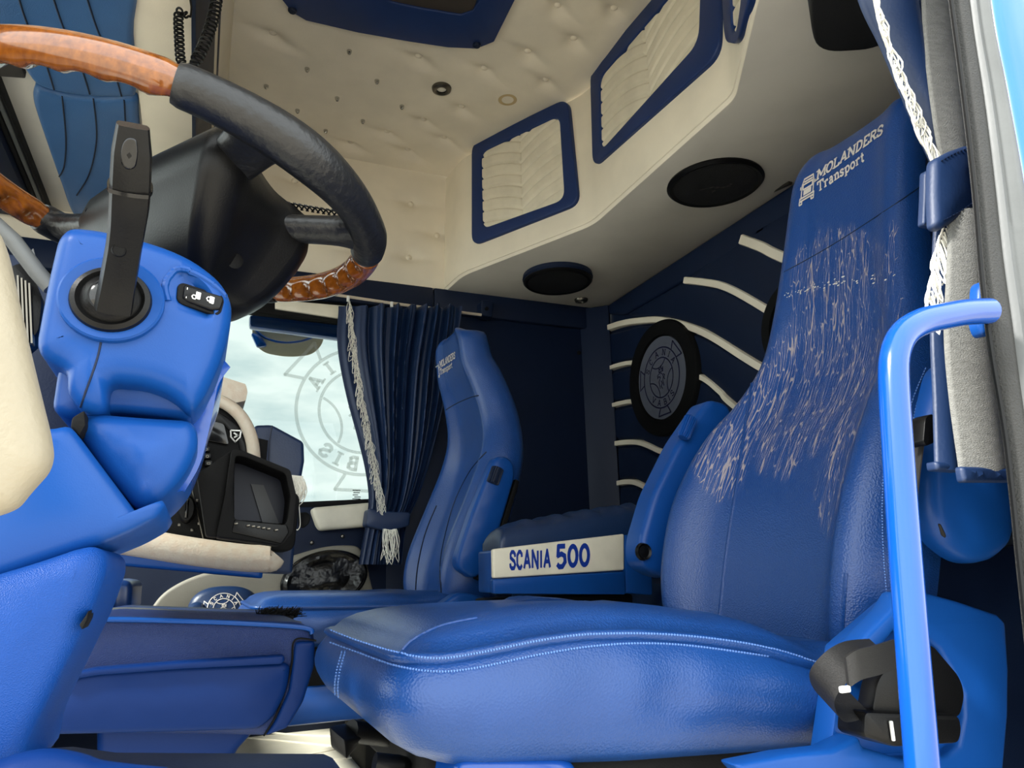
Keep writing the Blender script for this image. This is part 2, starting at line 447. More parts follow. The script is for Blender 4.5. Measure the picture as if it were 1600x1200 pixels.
m_leather_dk = mat('navy_leather', (14, 40, 76), .42, .2, 380, .12, 7)
m_curtain = mat('blue_curtain_leather', (17, 40, 76), .48, .15, 260, .1, 8)
m_plastic = mat('blue_painted_plastic', (14, 66, 136), .36, .06, 900, .06, 12, spec=.22, coat=.05, coatr=.2)
m_console_shaded = mat('shaded_blue_plastic_grain', (8, 34, 84), .36, .45, 1100, .05, 10, kind='voronoi', spec=.35)  # console blue darkened to stand for shade from door, step and seat
m_drawer_shaded = mat('deep_blue_plastic', (6, 36, 88), .42, .05, 900, spec=.12)  # drawer blue darkened the same way, shade put into the colour
m_belt = mat('black_webbing', (16, 15, 15), .55, .5, 500, stretch=(1, 1, 8))
m_grain = mat('blue_grained_plastic', (10, 60, 132), .42, .3, 1300, .05, 10, kind='voronoi', spec=.22)
m_gloss = mat('blue_gloss_paint', (8, 66, 150), .2, 0, 1, .04, 9, spec=.4, coat=.3, coatr=.06)
m_cream = mat('cream_leather', (232, 222, 202), .55, .15, 300, .1, 5)
m_cream_lt = mat('light_cream_leather', (222, 214, 194), .5, .2, 260, .1, 14)
m_cream_pad = mat('worn_cream_leather', (196, 184, 166), .5, .3, 240, 0, 70, col2=(192, 174, 154))
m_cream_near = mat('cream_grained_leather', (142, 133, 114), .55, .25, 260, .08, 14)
m_greycream = mat('grey_cream_vinyl', (212, 206, 194), .6, .15, 300, .08, 5)
m_black = mat('black_plastic', (11, 11, 12), .38, .1, 600, .2, 20, spec=.22)
m_blackleather = mat('black_leather', (18, 19, 22), .38, .5, 130, .25, 25, kind='noise')
m_gloss_black = mat('gloss_black', (8, 8, 10), .15, 0, 1, .1, 10)
m_matte_black = mat('matte_black', (7, 7, 8), .7, .2, 500, spec=.2)
m_mesh = mat('black_speaker_mesh', (12, 12, 14), .55, .8, 900, kind='voronoi')
m_fabric_black = mat('creased_black_fabric', (16, 15, 16), .35, 1.0, 14, dist=.02)
m_chrome = mat('chrome', (190, 188, 182), .16, metal=1.0)
m_dkmetal = mat('dull_metal', (110, 106, 98), .35, metal=1.0)
m_white = mat('white_cord', (236, 232, 220), .8, .3, 900)
m_stitch = mat('pale_blue_thread', (96, 134, 200), .7)
m_print = mat('pale_print', (196, 188, 180), .55, .2, 800)
m_print_navy = mat('navy_print', (14, 18, 52), .5)
m_print_blue = mat('blue_print', (22, 52, 140), .3)
m_icon = mat('white_print', (225, 225, 222), .5)
m_lining = mat('grey_woven_lining', (124, 124, 120), .85, .8, 500, .18, 90, stretch=(1, 1, 3))
m_rubber = mat('dark_rubber', (34, 34, 33), .7, .7, 500, .15, 30)
m_silver = mat('silver_painted_metal', (84, 86, 86), .5, .1, 200, .12, 20)
m_strap = mat('grey_webbing', (48, 45, 42), .75, .5, 700, stretch=(1, 1, 8))
m_grey_face = mat('grey_disc_face', (88, 92, 104), .5, .05, 200)
m_bounce_ground = mat('pale_bounce_ground', (186, 178, 164), .9, .5, 60, .2, 3)  # unseen ground, lightened to bounce light up to the ceiling
m_navy_trim = mat('navy_trim', (11, 26, 52), .5, .12, 420, .1, 6, spec=.3)
m_frame = mat('blue_leather_frame', (19, 46, 96), .45, .12, 420, .1, 6, spec=.35)
m_outside_blue = mat('exterior_blue_paint', (0, 84, 176), .25, coat=.5)
def wood():
    m = mat('varnished_wood', (176, 92, 24), .22, 0, coat=.9, coatr=.04); t = m.node_tree; b = t.nodes['Principled BSDF']
    tc = t.nodes.new('ShaderNodeTexCoord'); mp = t.nodes.new('ShaderNodeMapping'); mp.inputs['Scale'].default_value = (60, 8, 60)
    n = t.nodes.new('ShaderNodeTexNoise'); n.inputs['Scale'].default_value = 3; n.inputs['Detail'].default_value = 6; n.inputs['Distortion'].default_value = .3
    r = t.nodes.new('ShaderNodeValToRGB'); r.color_ramp.elements[0].position = .3; r.color_ramp.elements[0].color = s2l((98, 50, 10)); r.color_ramp.elements[1].position = .7; r.color_ramp.elements[1].color = s2l((134, 76, 20))
    t.links.new(tc.outputs['Object'], mp.inputs[0]); t.links.new(mp.outputs[0], n.inputs[0]); t.links.new(n.outputs[0], r.inputs[0]); t.links.new(r.outputs[0], b.inputs['Base Color'])
    return m
m_wood = wood()
def glass(name, tint, gl=.08):
    m = bpy.data.materials.new(name); m.use_nodes = True; t = m.node_tree; t.nodes.clear()
    o = t.nodes.new('ShaderNodeOutputMaterial'); a = t.nodes.new('ShaderNodeBsdfTransparent'); a.inputs[0].default_value = tint+(1,)
    g = t.nodes.new('ShaderNodeBsdfGlossy'); g.inputs['Roughness'].default_value = .02; f = t.nodes.new('ShaderNodeFresnel'); f.inputs[0].default_value = 1.3
    mx = t.nodes.new('ShaderNodeMixShader'); t.links.new(f.outputs[0], mx.inputs[0]); t.links.new(a.outputs[0], mx.inputs[1]); t.links.new(g.outputs[0], mx.inputs[2]); t.links.new(mx.outputs[0], o.inputs[0])
    return m
m_glass = glass('tinted_window_glass', (.45, .485, .475))
m_shield = glass('windscreen_glass', (.93, .96, .95))
def frost():
    m = bpy.data.materials.new('frosted_sticker'); m.use_nodes = True; t = m.node_tree; t.nodes.clear()
    o = t.nodes.new('ShaderNodeOutputMaterial'); a = t.nodes.new('ShaderNodeBsdfTransparent'); a.inputs[0].default_value = (.8, .82, .8, 1)
    d = t.nodes.new('ShaderNodeBsdfDiffuse'); d.inputs[0].default_value = (.5, .52, .5, 1)
    mx = t.nodes.new('ShaderNodeMixShader'); mx.inputs[0].default_value = .25
    t.links.new(a.outputs[0], mx.inputs[1]); t.links.new(d.outputs[0], mx.inputs[2]); t.links.new(mx.outputs[0], o.inputs[0]); return m
m_frost = frost()
def cracked():
    """worn leather: pale cracks where the mesh attribute `wear` is high, running along the backrest"""
    m = mat('cracked_blue_leather', (20, 62, 124), .31, 0, spec=.4, coat=.2, coatr=.35); t = m.node_tree; b = t.nodes['Principled BSDF']
    at = t.nodes.new('ShaderNodeAttribute'); at.attribute_name = 'wear'; uv = t.nodes.new('ShaderNodeAttribute'); uv.attribute_name = 'skin'
    mp = t.nodes.new('ShaderNodeMapping'); mp.inputs['Scale'].default_value = (215, 17, 1); t.links.new(uv.outputs['Vector'], mp.inputs[0])
    nz = t.nodes.new('ShaderNodeTexNoise'); nz.inputs['Scale'].default_value = .9; nz.inputs['Detail'].default_value = 4; t.links.new(mp.outputs[0], nz.inputs[0])
    ad = t.nodes.new('ShaderNodeVectorMath'); ad.operation = 'MULTIPLY_ADD'; ad.inputs[1].default_value = (1.0, .6, 0); t.links.new(nz.outputs['Color'], ad.inputs[0]); t.links.new(mp.outputs[0], ad.inputs[2])
    v = t.nodes.new('ShaderNodeTexVoronoi'); v.feature = 'DISTANCE_TO_EDGE'; v.inputs['Scale'].default_value = 1.0; t.links.new(ad.outputs[0], v.inputs[0])
    n2 = t.nodes.new('ShaderNodeTexNoise'); n2.inputs['Scale'].default_value = .22; n2.inputs['Detail'].default_value = 3; t.links.new(mp.outputs[0], n2.inputs[0])
    # threshold = wear * patchiness
    mu = t.nodes.new('ShaderNodeMath'); mu.operation = 'MULTIPLY'; pr = t.nodes.new('ShaderNodeMapRange'); pr.inputs[1].default_value = .32; pr.inputs[2].default_value = .62; pr.inputs[3].default_value = .35; pr.inputs[4].default_value = 1.1; t.links.new(n2.outputs[0], pr.inputs[0]); t.links.new(at.outputs['Fac'], mu.inputs[0]); t.links.new(pr.outputs[0], mu.inputs[1])
    sb = t.nodes.new('ShaderNodeMath'); sb.operation = 'MULTIPLY_ADD'; sb.inputs[1].default_value = .088; sb.inputs[2].default_value = -.028; t.links.new(mu.outputs[0], sb.inputs[0])
    lt = t.nodes.new('ShaderNodeMath'); lt.operation = 'SUBTRACT'; t.links.new(sb.outputs[0], lt.inputs[0]); t.links.new(v.outputs['Distance'], lt.inputs[1])
    sm = t.nodes.new('ShaderNodeMapRange'); sm.inputs[1].default_value = 0; sm.inputs[2].default_value = .025; t.links.new(lt.outputs[0], sm.inputs[0])
    mx = t.nodes.new('ShaderNodeMix'); mx.data_type = 'RGBA'; mx.inputs[6].default_value = s2l((20, 62, 124)); mx.inputs[7].default_value = s2l((150, 140, 146))
    t.links.new(sm.outputs[0], mx.inputs[0]); t.links.new(mx.outputs[2], b.inputs['Base Color'])
    tcn = t.nodes.new('ShaderNodeTexCoord'); vo = t.nodes.new('ShaderNodeTexVoronoi'); vo.inputs['Scale'].default_value = 420; t.links.new(tcn.outputs['Object'], vo.inputs[0])
    hs = t.nodes.new('ShaderNodeMath'); hs.operation = 'MULTIPLY_ADD'; hs.inputs[1].default_value = -1.2; t.links.new(sm.outputs[0], hs.inputs[0]); t.links.new(vo.outputs['Distance'], hs.inputs[2])
    bp = t.nodes.new('ShaderNodeBump'); bp.inputs['Strength'].default_value = .3; bp.inputs['Distance'].default_value = .002
    t.links.new(hs.outputs[0], bp.inputs['Height']); t.links.new(bp.outputs[0], b.inputs['Normal'])
    return m
m_cracked = cracked()
# ================================================================== the setting
FZ = .14
struct('ground', box((0, 2, -1.25), (40, 40, .1)), m_bounce_ground)
struct('floor', box((.16, 1.60, FZ-.03), (3.1, 2.42, .06)), m_greycream)
# ---- ceiling: tufted cream leather
stud_px = [(416, 133), (480, 105), (546, 76), (465, 171), (527, 151), (589, 124), (509, 201), (567, 185), (628, 163)]
tuft_px = [(548, 227), (605, 210), (662, 192), (722, 172), (757, 113), (654, 95), (637, 239), (694, 221), (872, 14), (897, 66), (853, 129), (825, 86), (426, 58), (960, 20)]
CZ = 2.315
stud3 = pp(stud_px, Z=CZ); tuft3 = pp(tuft_px, Z=CZ)
spot_c = P(690, 137, Z=CZ)
def ceil_h(x, y):
    h = .004*math.sin(x*9+y*4)*math.sin(y*7)
    for b in tuft3: d2 = (x-b[0])**2+(y-b[1])**2; h += .016*math.exp(-d2/.0011)+.012*math.exp(-(((x-b[0])*.35-(y-b[1])*.94)**2/.0004)-((x-b[0])*.94+(y-b[1])*.35)**2/.010)
    for b in stud3: d2 = (x-b[0])**2+(y-b[1])**2; h += .004*math.exp(-d2/.0008)
    d2 = (x-spot_c[0])**2+(y-spot_c[1])**2; h += .006*math.exp(-d2/.004)
    return CZ+h-.008
X0, X1, Y0, Y1 = -.04, 1.66, .45, 2.76
ceiling = struct('ceiling', surf(lambda u, v: (X0+(X1-X0)*u, Y0+(Y1-Y0)*v, ceil_h(X0+(X1-X0)*u, Y0+(Y1-Y0)*v)), 150, 200, (0, 0, .06)), m_cream, ang=70)
for b in stud3:
    obj('chrome_stud', lathe([(.0001, -.016), (.0045, -.014), (.0075, -.008), (.0085, -.002), (.0085, .006)], (b[0], b[1], ceil_h(b[0], b[1])), (0, 0, 1), 12), m_chrome, ceiling)
for b in tuft3:
    obj('tuft_button', lathe([(.0001, -.010), (.006, -.009), (.0115, -.005), (.013, .000), (.012, .006)], (b[0], b[1], ceil_h(b[0], b[1])), (0, 0, 1), 14), m_cream, ceiling)
struct('roof_shell', box((.16, 1.60, 2.41), (3.1, 2.5, .06)), m_outside_blue)
sp = thing('ceiling_spotlight', 'small round chrome spotlight set in the tufted ceiling', 'light', spot_c)
obj('bezel', lathe([(.017, -.004), (.017, -.012), (.024, -.014), (.033, -.010), (.035, -.002), (.033, .01), (.017, .01), (.017, -.004)], spot_c, (0, 0, 1), 28), m_dkmetal, sp)
obj('lens', lathe([(.0001, -.010), (.009, -.0095), (.0168, -.006), (.0168, .0)], spot_c, (0, 0, 1), 24), mat('clear_lens', (225, 220, 205), .15, coat=.5), sp)
st_c = P(793, 152, Z=CZ)
V_ = [(st_c[0]+r*math.cos(a), st_c[1]+r*math.sin(a)) for r in (.022, .034) for a in np.linspace(0, 6.2832, 33)[:-1]]
obj('water_stain', ([(x, y, ceil_h(x, y)-.0012) for x, y in V_], [(k, (k+1) % 32, 32+(k+1) % 32, 32+k) for k in range(32)]), mat('brown_stain', (196, 172, 128), .6), ceiling, flip=False)

# ---- passenger side wall
YW = 2.75
wtuft = [P(a, b, Y=YW) for a, b in ((507, 332), (643, 317), (684, 366), (640, 401), (461, 280), (560, 395))]
def wall_h(x, z):
    h = 0
    for b in wtuft: d2 = (x-b[0])**2+(z-b[2])**2; h += .014*math.exp(-d2/.0014)+.008*math.exp(-((z-b[2])**2/.0003)-(x-b[0])**2/.008)
    return YW+h-.006
wall_right = struct('wall_right', surf(lambda u, v: (-1.0+2.66*u, wall_h(-1.0+2.66*u, 1.786+.55*v), 1.786+.55*v), 170, 60, (0, .06, 0)), m_cream, ang=70)
for b in wtuft:
    obj('tuft_button', lathe([(.0001, -.012), (.006, -.011), (.012, -.006), (.0135, .0), (.012, .006)], (b[0], wall_h(b[0], b[2]), b[2]), (0, 1, 0), 14), m_cream, wall_right)
# blue rail band, two boards with a joint
jx = P(678, 465, Y=2.73)[0]
obj('rail_board', rbox(((-1.0+jx)/2, 2.755, 1.732), (jx+1.0-.003, .05, .105), .008), m_navy_trim, wall_right)
obj('rail_board', rbox(((jx+1.60)/2, 2.755, 1.732), (1.60-jx-.003, .05, .105), .008), m_navy_trim, wall_right)
obj('wall_panel', rbox((1.13, 2.775, .91), (.97, .05, 1.54), .004), m_navy_trim, wall_right)
obj('pillar_panel', rbox((-.86, 2.775, .93), (.6, .05, 1.5), .01), m_navy_trim, wall_right)
a = P(905, 492, Y=2.74); b_ = P(912, 500, X=1.585)
obj('corner_panel', prism([(1.50, 2.755, .16), (1.60, 2.66, .16), (1.60, 2.66, 1.775), (1.50, 2.755, 1.775)], (.02, .02, 0), .004), m_navy_trim, wall_right)
c = P(905, 551, Y=2.745)
obj('screw', lathe([(.0001, -.006), (.006, -.005), (.009, -.001), (.009, .004)], c, (0, 1, 0), 12), m_matte_black, wall_right)
# bracket at the end of the curtain rail
bt = thing('rail_bracket', 'small navy bracket with a dark hole under the cream wall at curtain end', 'bracket', P(761, 497, Y=2.70))
obj('plate', pillow(rnd(pp([(752, 468), (772, 470), (770, 496), (752, 492)], Y=2.68), .012), (0, .05, 0), .006, .002), m_navy_trim, bt)
obj('hole', lathe([(.0001, 0), (.008, 0), (.008, .012)], P(761, 482, Y=2.672), (0, 1, 0), 14), m_matte_black, bt)

# ---- passenger door, window and glass
door = struct('door_1', rbox((.03, 2.775, .515), (1.235, .05, .75), .004), m_navy_trim)
zt, zb = 1.56, .905
def frame_bar(name, pts, th, mt, y=2.75):
    o = prism(pts, (0, th, 0), .006); return obj(name, o, mt, door)
xr = .63
wl = -.55
win = struct('window_1', ringpoly([(wl-.06, 2.755, .84), (xr+.05, 2.755, .90), (xr+.03, 2.755, 1.70), (wl-.06, 2.755, 1.70)],
     [(wl, 2.755, .86), (xr, 2.755, .925), (xr-.02, 2.755, 1.60), (wl, 2.755, 1.62)], (0, .05, 0), .005), m_matte_black)
obj('glass_pane', prism([(wl, 2.795, .85), (xr, 2.795, .915), (xr, 2.795, 1.61), (wl, 2.795, 1.63)], (0, .005, 0)), m_glass, win, smooth=False)
obj('reveal', prism(pp([(430, 468), (545, 478), (600, 492), (600, 500), (528, 497), (430, 482)], Y=2.745), (0, .03, 0), .003), m_cream_lt, win)
# exterior blue edge of the door frame above the glass
obj('outer_frame', prism(pp([(390, 491), (540, 507), (540, 530), (390, 510)], Y=2.83), (0, .05, 0), .01), m_outside_blue, win)
# sticker emblem, printed to be read from outside (mirrored in here)
ec = P(566, 642, Y=2.79); er = abs(P(566, 742, Y=2.79)[2]-ec[2])
EM = emblem2(); EMB = emblem2(.27)
ss = on_plane(EMB, ec, (-1, 0, 0), (0, 0, 1), er)
keep = [i for i, v in enumerate(ss[0])]
obj('emblem_sticker', (ss[0], ss[1]), m_frost, win, smooth=False, flip=False)
lb = P(557, 772, Y=2.79)
obj('maker_mark', join(*[box(lb+np.array([dx, 0, dz]), (wd, .001, .003)) for dx, dz, wd in ((0, .014, .03), (0, .005, .024), (-.004, -.003, .02), (.004, -.011, .024), (0, -.018, .03))]), m_matte_black, win)
# door trim
pad = pp([(486, 793), (590, 784), (640, 784), (640, 812), (582, 822), (502, 829), (496, 822)], Y=2.70)
obj('armrest_pad', pillow(rnd(pad, .02), (0, .06, 0), .015, .004), m_cream_lt, door)
rec = rnd(pp([(466, 801), (480, 800), (486, 806), (483, 818), (473, 826), (466, 822)], Y=2.745), .01)
obj('handle_recess', pillow(rec, (0, .01, 0), .003, -.003), m_matte_black, door)
for q in ((487, 848), (535, 838)):
    obj('screw', lathe([(.0001, -.007), (.005, -.006), (.008, -.001), (.008, .004)], P(*q, Y=2.748), (0, 1, 0), 10), m_dkmetal, door)
low = cat(pp([(226, 975), (240, 945), (262, 922), (300, 902), (345, 890), (430, 876), (500, 856), (545, 852), (565, 860), (578, 900), (584, 1010), (400, 1030), (230, 1030)], Y=2.72), 5, True)
obj('speaker_panel', pillow(low, (0, .04, 0), .012, .0), mat('grey_vinyl', (128, 123, 112), .6, .15, 300), door)
sk = thing('door_speaker', 'big oval speaker under creased black fabric low on the passenger door', 'speaker', P(507, 945, Y=2.70))
e0 = P(507, 905, Y=2.69)
def sp_pt(a, k): return e0+np.array([math.cos(a)*.140*k+.025*math.sin(a)*k, 0, math.sin(a)*.093*k])
prof = [(1.0, .03), (1.0, -.005), (.97, -.02), (.9, -.026), (.8, -.022), (.6, -.016), (.4, -.022), (.2, -.03), (.02, -.032)]
obj('cover', strip([[sp_pt(2*math.pi*k/60, r)+np.array([0, h+(.006*math.sin(3*2*math.pi*k/60+r*14)*(.2 < r < .95)), 0]) for k in range(60)] for r, h in prof], True, True, True), m_fabric_black, sk)
obj('rim', tube([sp_pt(2*math.pi*k/60, .99)+np.array([0, -.006, 0]) for k in range(60)], .007, 8, True), m_gloss_black, sk)
# navy pad with the embroidered emblem
pc = thing('embroidered_cushion', 'navy oval cushion with stitched ring emblem in front of cream door panel', 'cushion', P(350, 968, Y=2.55))
pcc = P(350, 957, Y=2.6)
oval = [pcc+np.array([.108*math.copysign(abs(math.cos(t))**.8, math.cos(t)), 0, .080*math.copysign(abs(math.sin(t))**.8, math.sin(t))]) for t in np.linspace(0, 2*math.pi, 48, endpoint=False)]
pb = obj('cover', pillow(oval, (0, .07, 0), .03, .02), m_leather_dk, pc)
pt_ = bvh(pb)
obj('stitched_emblem', onto(pt_, EM, lambda q: (350+q[0]*26, 953-q[1]*26), .002), m_print, pc, flip=False)
for q, r in (((307, 955), .028), ((398, 962), .03)):
    obj('bolster', lathe([(.0001, -.04), (r*.7, -.034), (r, -.01), (r, .02), (r*.7, .04), (.0001, .045)], P(*q, Y=2.6), (0, 1, 0), 18), m_leather_dk, pc)

# ---- kerb mirror outside the passenger window
km = thing('kerb_mirror', 'rounded kerb mirror seen above through the passenger window', 'mirror', P(450, 560, Y=3.1))
mo = rnd([PPl(x, y, P(450, 535, Y=3.08), (0, -.85, -.52)) for x, y in ((393, 505), (508, 512), (505, 538), (488, 555), (450, 559), (412, 552), (395, 535))], .06, 8)
obj('glass', pillow(mo, (0, .01, .006), .004, .002), mat('painted_ground_reflection', (240, 228, 200), .3), km)  # beige colour stands in for the ground reflected in the mirror
obj('housing', pillow([q+np.array([0, .012, .008]) for q in mo], (0, .08, .08), .01, 0), m_outside_blue, km)
obj('mounting_arm', tube(cat([P(440, 515, Y=3.14), P(440, 498, Y=3.05), P(445, 500, Y=2.87)], 6), .016, 12), m_outside_blue, km)
obj('blue_reflection', tube(cat(pp([(398, 514), (415, 528), (440, 535), (470, 533), (497, 523)], Y=3.06), 6), .005, 8), m_outside_blue, km)  # blue strip stands in for the truck side reflected in the mirror
obj('blue_arm', pillow(rnd(pp([(392, 520), (406, 522), (418, 540), (402, 542)], Y=3.06), .01), (0, .02, 0), .004, .004), m_outside_blue, km)

# ---- rear wall: navy pads between cream strips
XR = 1.62
wall_rear = struct('wall_rear', box((XR+.03, 1.60, .96), (.06, 2.42, 1.70)), m_navy_trim)
pan = {
 'border': [(930, 489), (1230, 292), (1420, 168), (1420, 228), (1230, 342), (1085, 428), (975, 492)],
 'a': [(1165, 366), (1232, 326), (1330, 270), (1330, 440), (1217, 398)],
 'b': [(1085, 425), (1160, 374), (1216, 404), (1330, 450), (1330, 560), (1190, 476), (1130, 445), (1074, 434)],
 'c': [(977, 491), (1066, 440), (1130, 452), (1190, 483), (1330, 570), (1330, 650), (1180, 562), (1100, 513), (1040, 495), (1000, 496)],
 'd': [(926, 528), (1000, 509), (1040, 508), (1098, 527), (1180, 576), (1330, 660), (1330, 760), (1160, 640), (1095, 583), (990, 560), (944, 571)],
 'e': [(947, 584), (990, 574), (1093, 594), (1155, 645), (1330, 780), (1330, 850), (1130, 720), (1072, 655), (988, 622), (951, 628)],
 'f': [(954, 641), (988, 635), (1068, 668), (1125, 730), (1330, 870), (1330, 930), (1120, 800), (1046, 712), (1000, 686), (962, 687)],
 'g': [(964, 700), (1000, 699), (1044, 724), (1115, 810), (1300, 940), (1180, 940), (1024, 766), (990, 747), (966, 749)],
 'h': [(967, 762), (990, 761), (1020, 779), (1160, 950), (970, 950)],
}
for k, pl in pan.items():
    poly = pp(pl, X=XR-.018)
    poly = rnd(poly, .02, 3)
    obj('padded_panel', pillow(poly, (.02, 0, 0), .012, .006), m_navy_trim, wall_rear)
strips = [([(1158, 374), (1190, 386), (1218, 400), (1330, 446)], 14), ([(1070, 438), (1100, 441), (1135, 449), (1190, 479), (1330, 565)], 11),
 ([(924, 522), (965, 507), (1000, 501), (1040, 501), (1100, 520), (1180, 569), (1330, 655)], 11),
 ([(945, 578), (968, 570), (992, 567), (1040, 572), (1094, 589), (1125, 612), (1150, 637), (1330, 770)], 8),
 ([(951, 635), (970, 630), (990, 628), (1030, 640), (1072, 661), (1130, 725)], 8), ([(962, 693), (980, 691), (1000, 692), (1025, 702), (1048, 718), (1120, 805)], 9),
 ([(965, 755), (978, 753), (992, 754), (1010, 762), (1024, 773), (1165, 945)], 9)]
for pl, wd in strips:
    c_ = cat(pp(pl, X=XR-.021), 6); L = []
    for i, q in enumerate(c_):
        t = norm(c_[min(i+1, len(c_)-1)]-c_[max(i-1, 0)]); n = np.cross(t, [1, 0, 0]); h = wd*.5*2.85/FPX
        L.append([q+n*h, q+n*h*.8+np.array([-.006, 0, 0]), q-n*h*.8+np.array([-.006, 0, 0]), q-n*h, q-n*h+np.array([.02, 0, 0]), q+n*h+np.array([.02, 0, 0])])
    obj('cream_strip', strip(L, True, True, True), m_cream, wall_rear)
def wall_disc(px, py, rpx, label, emb=True):
    c0 = P(px, py, X=XR-.03); r = abs(P(px, py-rpx, X=XR-.03)[2]-c0[2])
    t = thing('round_emblem_disc' if emb else 'round_wall_speaker', label, 'emblem' if emb else 'speaker', c0-np.array([0, 0, r]))
    obj('ring', lathe([(.0001, -.03), (r*.70, -.028), (r*.74, .012), (r*.98, .010), (r, 0), (r, -.03)], c0, (-1, 0, 0), 64), m_matte_black, t)
    if emb:
        f = obj('face', lathe([(.0001, .004), (r*.71, .004), (r*.72, -.02)], c0, (-1, 0, 0), 64), m_grey_face, t)
        V = on_plane(EM, c0+np.array([-.0055, 0, 0]), (0, -1, 0), (0, 0, 1), r*.52)
        obj('ring_emblem', V, m_print_navy, t, smooth=False, flip=False)
    else: obj('grille', lathe([(.0001, .003), (r*.5, .006), (r*.71, .004), (r*.72, -.02)], c0, (-1, 0, 0), 48), m_mesh, t)
wall_disc(1035, 590, 91, 'black round disc with grey ring emblem on the rear wall')
wall_disc(1247, 508, 78, 'dark round speaker on rear wall half hidden behind near seat', False)

# ---- upper rear lockers: C-shaped cabinet, vertical faces, grey-cream underside with speakers
ZU = 1.78
fr = [(.879, 2.745), (.885, 2.60), (1.0, 2.33), (1.165, 2.01), (1.163, 1.26), (1.0, .98), (.90, .80), (.90, .47)]
fr = [(.879, 2.745), (.893, 2.565), (1.165, 2.0), (1.160, 1.26), (.985, .97), (.90, .80), (.90, .47)]
plan = rnd([np.array(q) for q in fr], [0, .05, .05, .03, .05, .05, 0], 5)
plan3 = [np.array([q[0], q[1], ZU]) for q in plan]
loc_ = thing('overhead_cabinet', 'cream leather overhead lockers across the rear above the bunk', 'cabinet', (1.3, 1.6, ZU))
# underside slab
under = plan3+[np.array([1.62, .47, ZU]), np.array([1.62, 2.745, ZU])]
obj('soffit', prism(under, (0, 0, .02), .003), m_greycream, loc_)
def faceZ(q, z, off=0): return np.array([q[0], q[1], z])
L = [[faceZ(q, z)+np.array([dx, 0, 0]) for q in plan] for z, dx in ((ZU+.001, .0), (ZU+.012, -.006), (ZU+.04, -.008), (2.08, -.004), (CZ-.02, 0))]
Lb = [[q+np.array([.03, 0, 0]) for q in l] for l in L][::-1]
obj('locker_face', strip(L+Lb+[L[0]], False), m_cream, loc_, ang=60)
obj('seam_piping', tube([q+np.array([-.006, 0, .014]) for q in plan3], .003, 6), m_cream, loc_)
def locker_door(outer, inner, A, B, mg=.022):
    A = np.array(A+(0,), float); B = np.array(B+(0,), float); d = norm(B-A); n = norm(np.cross(d, [0, 0, 1]))
    if n[0] > 0: n = -n
    o = A+np.array([0, 0, 1.8])+n*.020
    po = [PPl(x, y, o, n) for x, y in outer]; pi = [PPl(x, y, o, n) for x, y in inner]
    po = rnd(po, [.05]*len(po), 6); pi = rnd(pi, [.04]*len(pi), 6)
    fr_ = obj('door_frame', ringpoly(po, pi, -n*.03, .006, 3), m_frame, loc_)
    # quilted infill with V-shaped seams
    cen = np.mean(pi, 0); up = np.array([0, 0, 1.0])
    U = [np.dot(q-cen, d) for q in pi]; Z = [q[2]-cen[2] for q in pi]
    u0, u1, z0, z1 = min(U)-mg, max(U)+mg, min(Z)-mg, max(Z)+mg
    def fn(a, b):
        u = u0+(u1-u0)*a; z = z0+(z1-z0)*b; um = (u0+u1)/2
        s = z-abs(u-um)*.55+.12*((u-um)**2)/.1
        ph = (s/(.047)) % 1.0; g = min(ph, 1-ph)*.047; dv = abs(u-um) if u > um-.5 else 1
        h = -.009*math.exp(-(g/.0042)**2)-.005*math.exp(-(dv/.003)**2)
        q = cen+d*u+up*z-n*.006+n*h; return q
    obj('quilted_infill', surf(fn, 80, 170, -n*.010), m_cream_lt, fr_, ang=80)
locker_door([(736, 224), (886, 152), (904, 318), (736, 384)], [(751, 238), (873, 180), (881, 311), (753, 357)], (.893, 2.565), (1.165, 2.0))
locker_door([(1040, -28), (921, 112), (925, 262), (1122, 86), (1128, -60), (1070, -60)], [(1065, -28), (936, 122), (938, 235), (1090, 66), (1094, -45), (1080, -45)], (1.165, 2.0), (1.160, 1.26))
locker_door([(1125, -60), (1131, 66), (1150, 70), (1170, -4), (1176, -60)], [(1139, -50), (1142, 50), (1150, 50), (1158, -10), (1160, -50)], (1.160, 1.26), (.985, .97), .004)
under_b = None
def speaker(px, py, rx, label, blue=False, tilt=0):
    c0 = P(px, py, Z=ZU); e = P(px+rx, py, Z=ZU); r = np.linalg.norm(e-c0)*.92
    t = thing('overhead_speaker', label, 'speaker', c0-np.array([0, 0, .04]))
    if blue: obj('mounting_ring', lathe([(r*.4, .001), (r*1.0, .001), (r*1.02, .016), (r*.97, .024), (r*.5, .024)], c0, (0, 0, -1), 48), m_navy_trim, t)
    h = .022 if blue else 0
    obj('rim', lathe([(r*.6, h+.003), (r*.99, h+.001), (r, h+.006), (r*.94, h+.014), (r*.86, h+.010)], c0, (0, 0, -1), 48), m_black, t)
    g = obj('grille', lathe([(r*.87, h+.002), (r*.86, h+.011), (r*.6, h+.016), (r*.3, h+.018), (.0001, h+.019)], c0, (0, 0, -1), 48), m_mesh, t)
    return t, c0, r
speaker(871, 430, 58, 'smaller black speaker on a blue ring under the cream lockers', True)
t2_, c2_, r2_ = speaker(1117, 285, 79, 'large black round speaker under the cream lockers above the rear wall')
